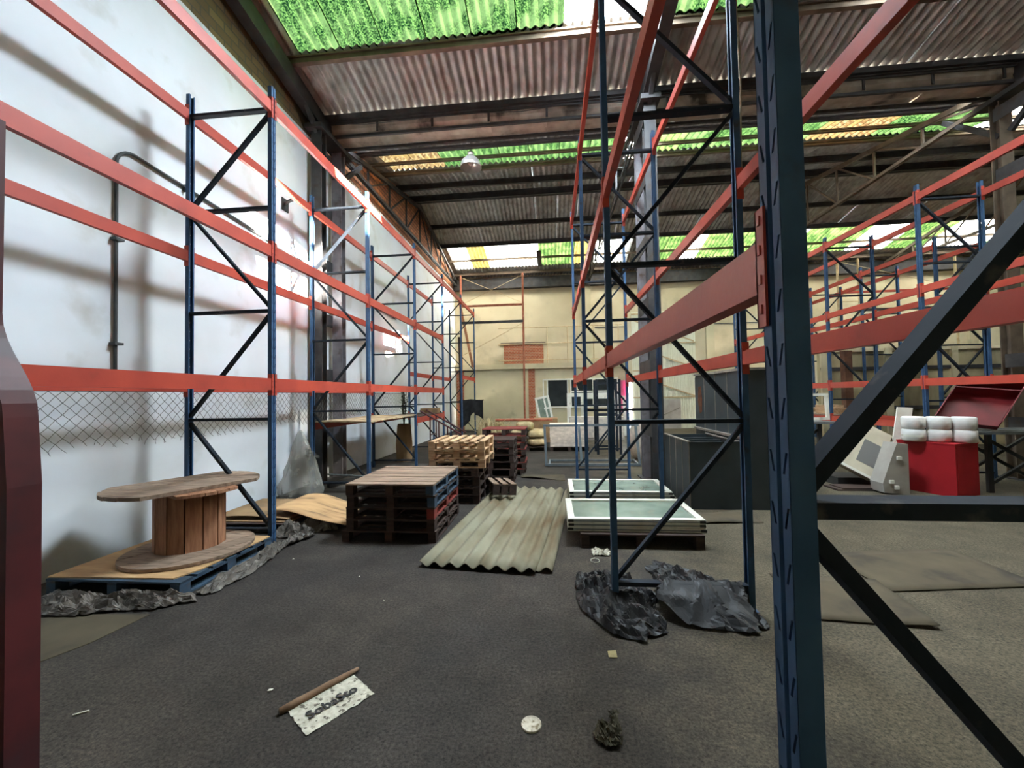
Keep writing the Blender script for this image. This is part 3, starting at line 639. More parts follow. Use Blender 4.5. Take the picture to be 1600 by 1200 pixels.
# ------------------------------------------------------------------ stacks of window sashes
def sash(label, x0, x1, y0, y1, z, rz, bars=0, group=None):
    cx, cy = (x0+x1)/2, (y0+y1)/2; W, L = x1-x0, y1-y0
    t = thing('window_sash', label, 'window', (cx, cy, z), rz, group, True); p = .085; h = .052
    for nm, b in (('rail', (-W/2, W/2, -L/2, -L/2+p)), ('rail', (-W/2, W/2, L/2-p, L/2)), ('stile', (-W/2, -W/2+p, -L/2+p, L/2-p)), ('stile', (W/2-p, W/2, -L/2+p, L/2-p))):
        part(nm, MB().box(b[0], b[1], b[2], b[3], 0, h), 'white_frame', t)
    part('track', MB().box(-W/2, W/2, -L/2-.006, -L/2, .018, .032), 'galvanised', t)
    for sx in (-1, 1): part('corner_cap', MB().box(sx*W/2-(.07 if sx > 0 else 0), sx*W/2+(.07 if sx < 0 else 0), -L/2-.008, -L/2, .012, .04), 'black_steel', t)
    part('pane', MB().box(-W/2+p, W/2-p, -L/2+p, L/2-p, .02, .026), 'pane_glass', t)
    return t
pallet('dark wooden pallet under the nearest white window sashes', 1.06, 5.66, 0, 0, 1.48, 1.1, 6, .12, D3, H=.17)
for i, z in enumerate((.172, .226, .280)):
    sash('white framed window sash with dusty glass, %s of the near stack' % ['bottom', 'middle', 'top'][i], .17, 1.84+random.uniform(-.03, .03), 5.2+random.uniform(-.03, .02), 6.2, z, random.uniform(-.012, .012), group='window sashes of the near stack')
solo('timber_bearer', MB().box(.45, .55, 7.0, 8.2, 0, .07), 'wood_dark', 'left dark timber bearer under the far window sashes', 'timber')
solo('timber_bearer', MB().box(1.7, 1.8, 7.0, 8.2, 0, .07), 'wood_dark', 'right dark timber bearer under the far window sashes', 'timber')
for i, z in enumerate((.072, .126, .18)):
    sash('white framed window sash with dusty glass, %s of the far stack' % ['bottom', 'middle', 'top'][i], .27, 1.99+random.uniform(-.03, .03), 7.05+random.uniform(-.03, .02), 8.1, z, random.uniform(-.012, .012), group='window sashes of the far stack')

# ------------------------------------------------------------------ crumpled sheets
def crumple(name, label, cat, mat, outline, height, seed, res=84, scale=3.2, drape=None, an=(1., 1.), flat=False):
    """crumpled plastic over a floor outline (convexish polygon): folds from ridged noise, edges pressed to the floor"""
    cx = sum(p[0] for p in outline)/len(outline); cy = sum(p[1] for p in outline)/len(outline); n = len(outline)
    def edge(t):
        k = t*n; i = int(k) % n; f = k-int(k); a, b = outline[i], outline[(i+1) % n]
        return a[0]+(b[0]-a[0])*f, a[1]+(b[1]-a[1])*f
    V = []; nr = res//2
    for j in range(nr+1):
        r = j/nr
        for i in range(res*2):
            ex, ey = edge(i/(res*2)); x = cx+(ex-cx)*r; y = cy+(ey-cy)*r
            wob = .07*mnoise.noise(Vector((x*5, y*5, seed)))*r+.05*mnoise.noise(Vector((x*14, y*14, seed)))*r; x += wob; y -= wob*.7
            if flat and 0 < j: x += random.uniform(-.3, .3)/res; y += random.uniform(-.3, .3)/res
            wx = x+.12*mnoise.noise(Vector((x*2.5, y*2.5, seed+3))); wy = (y+.12*mnoise.noise(Vector((x*2.5, y*2.5, seed+5))))*an[1]; wx *= an[0]
            rd = max(1-abs(mnoise.noise(Vector((wx*scale, wy*scale*1.4, seed))))*2.6, 0)**1.5
            rd2 = max(1-abs(mnoise.noise(Vector((wx*scale*2.6, wy*scale*1.7, seed+9))))*2.6, 0)**1.3
            rd3 = max(1-abs(mnoise.noise(Vector((wx*scale*5.2, wy*scale*4.1, seed+19))))*2.4, 0)
            h = height*(rd*.62+rd2*.4+rd3*.13+.12)*(1-r**6)+.01+.02*rd2
            if drape: h = max(h, drape(x, y)+.02*max(rd2, 0))
            V.append((x, y, max(h, .008)))
    m = MB(); w = res*2
    m.add(V, [(j*w+i, j*w+(i+1) % w, (j+1)*w+(i+1) % w, (j+1)*w+i) for j in range(1, nr) for i in range(w)]+[(0, w+(i+1) % w, w+i) for i in range(w)])
    if flat: m.f = [t for f in m.f for t in ([f] if len(f) == 3 else ([(f[0], f[1], f[2]), (f[0], f[2], f[3])] if (f[0]*7) % 3 else [(f[0], f[1], f[3]), (f[1], f[2], f[3])]))]
    o = solo(name, m, mat, label, cat, (cx, cy, 0), smooth=not flat)
    md = o.modifiers.new('thickness', 'SOLIDIFY'); md.thickness = .003
    return o
crumple('plastic_sheet', 'crumpled black plastic heap at the foot of the near rack upright', 'plastic sheet', 'black_plastic',
        [(.22, 4.3), (.17, 3.95), (.24, 3.6), (.42, 3.28), (.66, 3.2), (.9, 3.32), (.86, 3.6), (.95, 3.9), (.8, 4.2), (.5, 4.35)], .12, 3.1, res=50, flat=True)
def dr2(x, y):
    return max(0, .235-abs(y-3.76)*.62) if .85 < x < 1.62 else 0
crumple('plastic_sheet', 'black plastic sheet draped over the bottom strut of the near rack', 'plastic sheet', 'black_plastic',
        [(.86, 3.62), (1.06, 3.42), (1.3, 3.38), (1.6, 3.36), (1.74, 3.5), (1.64, 3.75), (1.6, 4.1), (1.5, 4.3), (1.35, 4.55), (1.1, 4.7), (.98, 4.5), (1.0, 4.1)], .1, 7.7, res=50, drape=dr2, flat=True)
crumple('plastic_sheet', 'grey crumpled plastic and rags along the front of the blue pallet', 'plastic sheet', 'grey_sheet',
        [(-4.95, 3.4), (-4.5, 3.2), (-4.0, 3.33), (-3.6, 3.4), (-3.38, 3.56), (-3.5, 3.66), (-3.9, 3.55), (-4.4, 3.52), (-4.9, 3.56)], .085, 1.9, scale=4, an=(.5, 2.), res=56, flat=True)
crumple('plastic_sheet', 'grey torn plastic strip lying along the side of the blue pallet', 'plastic sheet', 'grey_sheet',
        [(-3.5, 3.68), (-3.34, 3.7), (-3.3, 4.2), (-3.38, 4.7), (-3.42, 5.1), (-3.3, 5.35), (-3.55, 5.4), (-3.56, 5.05), (-3.55, 4.5)], .075, 4.4, scale=5, an=(2., .6), res=56, flat=True)
crumple('rag', 'small dirty crumpled rag on the floor near the white disc', 'rag', 'rag_brown', [(.17, 2.3), (.25, 2.26), (.33, 2.28), (.31, 2.36), (.36, 2.5), (.27, 2.42), (.19, 2.4)], .028, 8.8, res=30, scale=14, flat=True)
crumple('plastic_scrap', 'white plastic scrap in front of the near window pallet', 'plastic scrap', 'litter_white', [(.43, 4.86), (.62, 4.84), (.66, 4.95), (.5, 4.99)], .04, 5.5, res=24, scale=14, flat=True)

# standing bag of clear film
def bag():
    V = []; nu, nv = 64, 30
    for j in range(nv+1):
        v = j/nv
        for i in range(nu):
            a = 2*math.pi*i/nu; ca, sa = math.cos(a), math.sin(a)
            prof = (1-v)**.8*.96+.04
            r = .42*prof*(1+.18*mnoise.noise(Vector((ca*1.6, sa*1.6, v*2.5)))+.16*(1-abs(mnoise.noise(Vector((ca*2.6, sa*2.6, v*2+4))))*3)*v**.3+.07*(1-abs(mnoise.noise(Vector((ca*5, sa*5, v*5+1))))*3))
            if v < .1: r *= .9+v
            x = -4.77+ca*r*1.02-.03*v; y = 7.32+sa*r*.72; z = .03+1.27*v+.03*mnoise.noise(Vector((ca*4, sa*4, 2)))*(1-v)
            V.append((x, y, z))
    m = MB().add(V, [(j*nu+i, j*nu+(i+1) % nu, (j+1)*nu+(i+1) % nu, (j+1)*nu+i) for j in range(nv) for i in range(nu)]+[tuple(nv*nu+i for i in range(nu))])
    t = thing('plastic_bag', 'large clear plastic bag standing against the white wall', 'bag', (-4.77, 7.32, 0))
    part('body', m, 'clear_film', t, True)
    part('flap', MB().sheet(lambda u, v: (-4.62+.34*u, 7.2-.1*u, .98-.16*u-(.2*(1-u))*v+.03*math.sin(v*7+u*3)), 8, 8, .003), 'clear_film', t, True)
bag()

# ------------------------------------------------------------------ cable-drum table on the blue pallet
pallet('blue wooden pallet under the cable drum table', -4.32, 4.24, 0, 0, 1.46, 1.28, 7, .14, ('wood_blue', 'wood_blue', 'wood_blue'), H=.15)
solo('plywood_sheet', MB().prism([(-5.06, 3.62), (-3.72, 3.66), (-3.63, 3.9), (-3.6, 4.86), (-5.04, 4.9)], .152, .166), 'plywood', 'stained plywood sheet lying on the blue pallet', 'board')
def drum():
    cx, cy = -4.27, 4.42
    t = thing('cable_drum', 'wooden cable drum table with plank top on the plywood', 'cable drum', (cx, cy, .167))
    def planks(nm, r, z0, z1, n, ang, mat, half=None, ox=0., oy=0.):
        half = half or r; c, s = math.cos(ang), math.sin(ang); w = 2*half/n
        for i in range(n):
            a, b = -half+i*w+.004, -half+(i+1)*w-.004
            pts = []
            K = 10
            for k in range(K+1):
                u = a+(b-a)*k/K; pts.append((u, math.sqrt(max(r*r-u*u, 0))))
            for k in range(K, -1, -1):
                u = a+(b-a)*k/K; pts.append((u, -math.sqrt(max(r*r-u*u, 0))))
            jag = random.uniform(-.015, .015); pts = [(u, v*(1+jag)) for u, v in pts]
            poly = []
            for u, v in pts:
                q = (cx+ox+u*c-v*s, cy+oy+u*s+v*c)
                if not poly or (q[0]-poly[-1][0])**2+(q[1]-poly[-1][1])**2 > 1e-8: poly.append(q)
            dz = random.uniform(-.003, .003)
            part('plank', MB().prism(poly, z0+dz, z1+dz), mat, t)
    planks('base', .63, .17, .205, 6, R(-27), 'wood_grey', None, .06, -.06)
    planks('top', .74, .885, .925, 5, R(-27), 'wood_grey', .49, -.09, .03)
    planks('under', .56, .85, .884, 5, R(63), 'wood_drum', .3)
    n = 13
    for i in range(n):
        a0, a1 = 2*math.pi*i/n+.02, 2*math.pi*(i+1)/n-.02; r0, r1 = .31, .345
        part('stave', MB().prism([(cx+r1*math.cos(a0), cy+r1*math.sin(a0)), (cx+r1*math.cos(a1), cy+r1*math.sin(a1)), (cx+r0*math.cos(a1), cy+r0*math.sin(a1)), (cx+r0*math.cos(a0), cy+r0*math.sin(a0))], .208, .852), 'wood_drum', t)
drum()

# boards on the second pallet by the wall
pallet('dark blue pallet behind the cable drum under loose boards', -4.36, 6.05, 0, 0, 1.4, 1.3, 7, .14, ('wood_dark', 'wood_blue', 'wood_dark'), H=.14)
solo('plywood_sheet', MB().box(-5.1, -3.75, 5.45, 6.7, .142, .156), 'cardboard', 'brown board on the pallet behind the cable drum', 'board')
solo('plywood_sheet', MB().sheet(lambda u, v: (-4.9+1.1*u, 5.5+.8*v, .2+.02*math.sin(u*4+v*3)), 10, 8, .012), 'cardboard', 'loose brown board on top of the pallet behind the cable drum', 'board')
solo('plywood_sheet', MB().sheet(lambda u, v: (-4.2+1.3*u, 5.62+1.0*v-.2*u, .27-.24*(u**2)*(.6+.4*math.sin(v*2))+.02*math.sin(u*7)), 18, 8, .008), 'plywood', 'tan curling hardboard sheet spilling onto the floor beside the low pallet stack', 'board', smooth=True)
crumple('plastic_sheet', 'clear grey film bunched on the pallet edge by the rack foot', 'plastic sheet', 'grey_sheet', [(-4.0, 5.28), (-3.62, 5.2), (-3.3, 5.42), (-3.1, 5.6), (-3.3, 5.75), (-3.7, 5.6)], .15, 6.3, scale=3.5, res=44, flat=True)

# shelf boards and things in the left rack
solo('shelf_board', MB().sheet(lambda u, v: (-4.84+1.2*u, 7.85+2.75*v, 1.425+.006*math.sin(v*9+u*5)), 8, 18, .025), 'chipboard', 'pale chipboard shelf lying across the left rack behind the plastic bag', 'shelf')
solo('shelf_board', MB().box(-4.84, -3.66, 10.68, 13.35, 1.335, 1.36), 'wood_dark', 'dark shelf board on the low orange beams of the left rack', 'shelf')
t = thing('carton', 'small cardboard carton on the dark shelf of the left rack', 'box', (-3.9, 13.1, 1.36)); part('body', MB().box(-4.3, -3.75, 12.9, 13.3, 1.362, 1.52), 'cardboard', t); part('tape', MB().box(-4.31, -3.74, 13.07, 13.13, 1.521, 1.524), 'litter_tan', t)
t = thing('timber_prop', 'dark timber leaning under the chipboard shelf', 'timber', (-4.2, 9.2, 0)); part('beam', MB().bar((-4.75, 8.2, .06), (-3.8, 10.2, .06), .1, .1), 'black_steel', t)
solo('steel_bar', MB().tube([(-4.6, 7.9, .35), (-2.75, 7.6, .32)], .018, 8), 'galvanised', 'thin grey steel bar lying level behind the low pallet stack', 'bar')
solo('rubble_mound', MB().sheet(lambda u, v: (-4.98+1.7*u, 8.2+3.0*v, .006+.05*math.sin(u*3.1)*math.sin(v*3.1)*(1+.4*mnoise.noise(Vector((u*5, v*5, 0))))), 16, 16, .01), 'base_dirt', 'grey dirt mound on the floor along the white wall', 'dirt', smooth=True)
t = thing('dried_plant', 'dead plant standing in a tall brown cardboard tube', 'plant', (-4.4, 11.7, 0))
part('tube', MB().lathe([(.22, 0), (.24, .5), (.2, 1.05), (.18, 1.1)], 14, (-4.4, 11.7, 0)), 'cardboard', t)
for i in range(9):
    a = i*2.4; top = Vector((-4.4+.2*math.cos(a)*random.random(), 11.7+.2*math.sin(a)*random.random(), 1.95+.25*random.random()))
    st = part('stem', MB().tube([(-4.4, 11.7, 1.0), (-4.4+.05*math.cos(a), 11.7+.05*math.sin(a), 1.5), top], .008, 5), 'leaf_dry', t)
    m = MB()
    for k in range(9):
        p = Vector((-4.4+.05*math.cos(a), 11.7+.05*math.sin(a), 1.45)).lerp(top, k/8); b = k*2.1+i
        d = Vector((math.cos(b), math.sin(b), .5))*.11; s2 = Vector((-math.sin(b), math.cos(b), 0))*.025
        m.add([p, p+d*.5+s2, p+d, p+d*.5-s2], [(0, 1, 2, 3)])
    part('leaves', m, 'leaf_dry', st)['kind'] = 'stuff'
t = thing('tube_rack', 'red tubular rack with sloping top rail beside the left rack', 'rack', (-3.0, 11.3, 0))
for x, z in ((-3.45, 1.35), (-3.2, 1.2), (-2.95, 1.05), (-2.7, .9)): part('post', MB().tube([(x, 11.2, 0), (x, 11.2, z)], .018, 7), 'red_old', t)
part('top_rail', MB().tube([(-3.75, 11.2, 1.5), (-2.55, 11.2, .82)], .024, 8), 'red_old', t); part('back_rail', MB().tube([(-3.75, 11.8, 1.5), (-2.55, 11.8, .82)], .024, 8), 'red_old', t)
for x, z in ((-3.45, 1.35), (-2.7, .9)): part('post', MB().tube([(x, 11.8, 0), (x, 11.8, z)], .018, 7), 'red_old', t); part('cross_bar', MB().tube([(x, 11.2, z*.6), (x, 11.8, z*.6)], .014, 6), 'red_old', t)
# black coat over a stand
t = thing('draped_coat', 'black coat draped over a pole by the far left rack frame', 'coat', (-3.7, 18.2, 0))
part('cloth', MB().sheet(lambda u, v: (-4.2+1.05*u, 18.2-.12*math.sin(u*12)*(v)-.05, 1.75-.12*abs(u-.5)-(.95+.25*math.sin(u*5+1)-.15*(abs(u-.55) < .12))*v), 26, 10, .01), 'black_cloth', t, True)
part('pole', MB().tube([(-4.25, 18.25, 1.7), (-3.1, 18.25, 1.7)], .02, 7), 'wood_dark', t)
for x in (-4.2, -3.15): part('leg', MB().tube([(x, 18.25, 0), (x, 18.25, 1.72)], .02, 7), 'wood_dark', t)

# ------------------------------------------------------------------ far middle: frames, sacks, boards, windows
t = thing('tube_trestle', 'grey steel tube trestle standing on the floor beyond the window sashes', 'trestle', (1.0, 10.9, 0))
for x, zt in ((-.2, 1.08), (.72, 1.06), (1.55, 1.06), (2.2, 1.06)): part('post', MB().bar((x+.02, 10.75, .03), (x-.02, 11.0, zt), .06, .06, (0, 1, 0)), 'frame_grey', t)
part('top_rail', MB().bar((-.26, 11.0, 1.06), (2.26, 11.0, 1.06), .06, .06), 'frame_grey', t); part('bottom_rail', MB().bar((-.22, 10.75, .05), (2.25, 10.75, .05), .06, .06), 'frame_grey', t)
part('rear_rail', MB().bar((-.1, 11.5, .05), (2.25, 11.5, .05), .05, .05), 'frame_grey', t)
for x in (-.1, 2.2): part('foot', MB().bar((x, 10.75, .05), (x, 11.5, .05), .05, .05), 'frame_grey', t)
pallet('wooden pallet under the stack of pale boards', .55, 14.2, 0, 0, 1.3, 1.1, 6, .12, D3)
for i in range(7):
    solo('board', MB().box(-.1+random.uniform(-.02, .02), 1.15+random.uniform(-.03, .03), 13.7, 14.7, .152+i*.105, .152+i*.105+.1), 'sacking_light',
         '%s pale board bale counted from the pallet in the far stack' % ['first', 'second', 'third', 'fourth', 'fifth', 'sixth', 'seventh'][i], 'board', group='pale boards of the far stack')
pallet('wooden pallet under the pale sacks', -.85, 14.3, 0, 0, 1.3, 1.2, 6, .12, D3)
def sack(label, cx, cy, z, w, d, h, rz, mat='sacking'):
    m = MB(); nu, nv = 20, 12; V = []
    for j in range(nv+1):
        ph = -math.pi/2+math.pi*j/nv
        for i in range(nu):
            a = 2*math.pi*i/nu; sp = lambda c, e: math.copysign(abs(c)**e, c)
            x = sp(math.cos(a), .55)*sp(math.cos(ph), .5)*w/2; y = sp(math.sin(a), .55)*sp(math.cos(ph), .5)*d/2; zz = sp(math.sin(ph), .7)*h/2
            k = 1+.12*mnoise.noise(Vector((x*5, y*5, zz*5+z*3))); V.append((x*k, y*k, zz*k))
    m.add(V, [(j*nu+i, j*nu+(i+1) % nu, (j+1)*nu+(i+1) % nu, (j+1)*nu+i) for j in range(nv) for i in range(nu)])
    o = link('sack', m.mesh('sack', mat, True), None, (cx, cy, z+h/2), (0, 0, rz)); tag(o, label, 'sack', 'pale sacks on the far pallet')
sk = ['lower left pale sack on the far pallet', 'lower right pale sack on the far pallet', 'middle left pale sack on the far pallet', 'middle right pale sack on the far pallet', 'topmost pale sack on the far pallet']
for i, (x, z) in enumerate(((-1.2, .15), (-.55, .15), (-1.15, .42), (-.55, .42), (-.95, .69))): sack(sk[i], x, 14.15, z, .6, .95, .285, random.uniform(-.1, .1))
solo('red_pipe', MB().tube([(-2.0, 14.2, 1.03), (.0, 14.1, 1.03)], .05, 12), 'pipe_rust', 'rust red pipe laid across the pale sacks', 'pipe')
sh = crumple('straw_heap', 'heap of pale straw and shavings behind the brown pallet stacks', 'straw', 'sacking', [(-2.6, 14.0), (-1.7, 13.9), (-1.5, 14.6), (-2.0, 15.3), (-2.9, 15.0)], .9, 2.2, scale=4)
m = MB()
for i in range(160):
    p = Vector((random.uniform(-2.7, -1.6), random.uniform(14.0, 15.1), random.uniform(.4, .95))); d = Vector((random.uniform(-1, 1), random.uniform(-1, 1), random.uniform(-.1, .9))).normalized()*.28
    m.tube([p, p+d*.5+Vector((0, 0, .02)), p+d], .006, 3)
part('straw_stalks', m, 'sacking', sh)['kind'] = 'stuff'
# leaning casement window and door frames at the back
def lean_frame(name, label, cat, x, y, w, h, tilt, roll, bars, mat='white_frame', p=.09, panes=True):
    t = thing(name, label, cat, (x, y, 0), 0, None, True, (tilt, roll, 0))
    part('stile', MB().box(-w/2, -w/2+p, -.03, .03, 0, h), mat, t); part('stile', MB().box(w/2-p, w/2, -.03, .03, 0, h), mat, t)
    part('rail', MB().box(-w/2+p, w/2-p, -.03, .03, 0, p), mat, t); part('rail', MB().box(-w/2+p, w/2-p, -.03, .03, h-p, h), mat, t)
    for k, (a, b) in enumerate(bars):
        if a == 'v': part('mullion', MB().box(b-.035, b+.035, -.025, .025, p, h-p), mat, t)
        else: part('transom', MB().box(-w/2+p if b < 1.2 else 0, w/2-p, -.025, .025, b-.035, b+.035), mat, t)
    if panes: part('pane', MB().box(-w/2+p, w/2-p, -.004, .004, p, h-p), 'pane_glass', t)
    return t
lean_frame('casement_window', 'white casement window leaning at the back by the brick pilaster', 'window', -.1, 17.2, .62, 1.9, R(-14), R(-11), (('v', .08), ('h', 1.35)))
solo('cardboard_box', MB().box(-.75, .2, 16.2, 16.9, .0, .95), 'cardboard', 'tan cardboard box at the foot of the leaning casement window', 'box')
lean_frame('door_frame', 'white empty door frame standing in front of the office window', 'frame', 1.75, 17.8, 2.2, 1.95, R(-4), 0, (('v', -.75),), panes=False, p=.16)
lean_frame('door_frame', 'white empty frame standing behind the larger white door frame', 'frame', 2.3, 18.6, 2.0, 1.8, R(-4), 0, (), panes=False, p=.12)
solo('packed_pallet', MB().box(.7, 2.9, 16.9, 17.5, 0, .95).box(.75, 2.85, 16.85, 16.9, .1, .8), 'sacking_light', 'long pale packed bundle under the white door frames', 'bundle')
sack('pale crumpled sack by the middle column', 2.55, 12.0, 0, .6, .6, 1.1, .3, 'sacking_light'); bpy.context.collection.objects[-1]['group'] = 'loose sacks'

# pipe gantry near the far wall on the left
def gantry(label, x0, x1, y, mats, lad=False):
    t = thing('pipe_gantry', label, 'gantry', ((x0+x1)/2, y, 0))
    for x in (x0, x1): part('post', MB().tube([(x, y, 0), (x, y, 8.0)], .05, 8), mats[0], t)
    part('rail', MB().bar((x0, y, 6.42), (x1, y, 6.42), .08, .1), mats[1], t); part('rail', MB().bar((x0, y, 5.58), (x1, y, 5.58), .1, .12), 'steel_dark', t)
    part('stay', MB().tube([(x0, y, 7.9), (x1, y, 6.5)], .014, 5), mats[2], t); part('stay', MB().tube([(x1, y, 7.9), (x0, y, 6.5)], .014, 5), mats[2], t)
    part('stay', MB().tube([(x0, y, 3.9), (x1, y, 5.5)], .014, 5), mats[2], t)
    if lad:
        for i in range(9): part('rung', MB().tube([(x0, y, 3+i*.5), (x0+.9, y, 3+i*.5)], .02, 6), mats[0], t)
        part('post', MB().tube([(x0+.9, y, 0), (x0+.9, y, 8.0)], .04, 8), mats[0], t)
gantry('rusty pipe gantry with crossed stays near the far end of the left rack', -4.5, -1.35, 20., ('pipe_rust', 'pipe_rust', 'pipe_cream'))
gantry('cream pipe ladder gantry with a red rail far to the right', 13.4, 18.4, 20.2, ('pipe_cream', 'rack_orange', 'pipe_cream'), True)
t = thing('pipe_railing', 'thin cream pipe railing on the ledge of the far wall', 'railing', (1.0, 22.0, 3.62))
for x in (-.2, .9, 2.3, 3.6): part('post', MB().tube([(x, 22.1, 3.62), (x, 22.1, 5.6)], .025, 6), 'pipe_cream', t)
for z in (3.8, 4.7, 5.6): part('rail', MB().tube([(-2.9, 22.1, z), (3.8, 22.1, z)], .025, 6), 'pipe_cream', t)
t = thing('timber_prop', 'brown timber leaning against the far end of the left wall', 'timber', (-4.3, 20.8, 0)); part('beam', MB().bar((-4.8, 20.9, 7.0), (-4.1, 20.9, 3.4), .12, .12), 'wood_drum', t); part('beam', MB().bar((-4.8, 20.8, 5), (-4.7, 20.8, 0), .1, .1), 'wood_dark', t)

# ------------------------------------------------------------------ charcoal cabinets
t = thing('bin_unit', 'charcoal open-topped bin unit beside the middle column', 'cabinet', (2.6, 7.8, 0))
x0, x1, y0, y1, h = 2.2, 3.0, 6.86, 8.28, 1.08
part('front_panel', MB().box(x0, x1, y0, y0+.02, 0, h), 'charcoal', t); part('back_panel', MB().box(x0, x1, y1-.02, y1, 0, h), 'charcoal', t)
part('side_panel', MB().box(x0, x0+.02, y0+.02, y1-.02, 0, h), 'charcoal', t); part('side_panel', MB().box(x1-.02, x1, y0+.02, y1-.02, 0, h), 'charcoal', t)
part('bottom', MB().box(x0+.02, x1-.02, y0+.02, y1-.02, .04, .06), 'charcoal', t)
for k in (1, 2, 3):
    y = y0+k*(y1-y0)/4; part('divider', MB().box(x0+.02, x1-.02, y-.01, y+.01, .06, h-.03), 'charcoal', t); part('seam', MB().box(x0-.006, x0, y-.008, y+.008, 0, h), 'charcoal_edge', t)
part('rim', MB().box(x0-.012, x0+.03, y0-.01, y1, h, h+.02), 'charcoal_edge', t); part('rim', MB().box(x1-.03, x1+.0, y0, y1, h, h+.02), 'charcoal_edge', t); part('rim', MB().box(x0, x1, y0-.01, y0+.02, h, h+.015), 'charcoal', t)
part('seam', MB().box(x0-.006, x0+.008, y0-.006, y0, 0, h), 'charcoal_edge', t)
t = thing('locker_cabinet', 'tall charcoal cabinet with panelled side behind the bin unit', 'cabinet', (3.6, 7.9, 0))
x0, x1, y0, y1, h = 3.06, 4.1, 6.86, 9.0, 2.24
part('body', MB().box(x0, x1, y0, y1, 0, h), 'charcoal', t); part('top_edge', MB().box(x0-.03, x1+.02, y0-.02, y1+.02, h, h+.04), 'charcoal_edge', t)
for k in range(4):
    a = y0+.02+k*(y1-y0)/4; part('side_panel', MB().box(x0-.012, x0, a+.01, a+(y1-y0)/4-.02, .05, h-.03), 'charcoal', t); part('seam', MB().box(x0-.016, x0, a-.012, a+.006, 0, h), 'charcoal_edge', t)
part('rust_patch', MB().prism([(8.62, 1.5), (8.75, 1.45), (8.84, 1.7), (8.8, 2.0), (8.66, 2.02), (8.6, 1.8)], 0, .002).xf(Matrix.Translation((x0-.013, 0, 0)) @ Matrix(((0, 0, -1, 0), (1, 0, 0, 0), (0, 1, 0, 0), (0, 0, 0, 1)))), 'rust', t)
part('ledge', MB().box(x0-.05, x0, y0, y1, 1.13, 1.17), 'charcoal_edge', t)

# ------------------------------------------------------------------ right-hand goods
t = thing('metal_box', 'bright red metal box under the pack of white rolls', 'box', (6.9, 7.72, 0), R(22), None, True)
part('body', MB().box(0, .62, 0, .84, 0, .9), 'red_box', t); part('rim', MB().box(-.008, .628, -.008, .848, .9, .925), 'red_box', t); part('side_panel', MB().box(.04, .58, -.006, 0, .05, .86), 'red_box', t)
t = thing('paper_roll_pack', 'film-wrapped pack of white paper rolls on the red box', 'paper rolls', (6.98, 8.1, .93), R(-22), None, True)
rm = MB().lathe([(.03, 0), (.15, 0), (.168, .02), (.17, .11), (.168, .2), (.15, .222), (.045, .222), (.04, .19)], 24).mesh('roll', 'paper_roll', True)
for z in (0, .226):
    for i in range(3):
        for j in range(1): inst('roll', rm, t, (-.34+i*.335, 0, z))
part('wrap_band', MB().lathe([(.171, .08), (.1715, .1), (.171, .12)], 24, (-.34, 0, 0), False), 'white_frame', t, True)
def slab(name, label, cat, p, ux, uy, th, mat):
    """thin box from corner p, edge vectors ux, uy (world), thickness th backwards"""
    p, ux, uy = Vector(p), Vector(ux), Vector(uy); n = ux.cross(uy).normalized()*-th; m = MB()
    P = [p, p+ux, p+ux+uy, p+uy]; P += [q+n for q in P]
    m.add(P, [(0, 1, 2, 3), (7, 6, 5, 4), (0, 4, 5, 1), (1, 5, 6, 2), (2, 6, 7, 3), (3, 7, 4, 0)]); return m
A0, AX, AY = Vector((5.52, 8.55, .52)), Vector((.60, -.1, -.36)), Vector((.62, .35, .80))
t = thing('appliance_panel', 'tilted cream appliance front with a grey square beside the red box', 'appliance', (6.0, 8.7, .1))
part('shell', slab('', '', '', A0, AX, AY, .16, 'cream_panel'), 'cream_panel', t)
nrm = AX.cross(AY).normalized()
part('grey_window', slab('', '', '', A0+AX*.42+AY*.2+nrm*.004, AX*.5, AY*.48, .006, ''), 'grey_square', t)
part('edge_strip', slab('', '', '', A0-AY*.03+nrm*.01, AX, AY*.05, .03, ''), 'white_frame', t)
part('support', MB().box(5.6, 6.5, 8.65, 9.2, 0, .16), 'black_steel', t)
solo('flat_boards', MB().box(5.3, 6.3, 8.2, 8.6, 0, .03).box(5.4, 6.2, 8.22, 8.58, .03, .05), 'wood_dark', 'dark boards lying on the floor under the tilted appliance', 'board')
solo('white_panel', slab('', '', '', (6.66, 8.75, .55), (.28, 0, -.02), (.28, .15, .98), .03, ''), 'white_frame', 'narrow white board leaning behind the pack of rolls', 'board')
t = thing('plastic_shell', 'grey plastic appliance side panel leaning on the red box', 'appliance', (6.1, 8.05, 0))
part('body', MB().prism([(5.86, .03), (6.2, .0), (6.28, 0), (6.28, .9), (6.1, .92), (5.98, .6), (5.84, .2)], 0, .3).xf(Matrix.Translation((.06, 8.25, 0)) @ Matrix.Rotation(R(90), 4, 'X')), 'grey_plastic', t)
for q in ((6.14, .62), (6.0, .2), (6.08, .1)): part('clip', MB().box(q[0], q[0]+.07, 7.92, 7.95, q[1], q[1]+.06), 'white_frame', t)
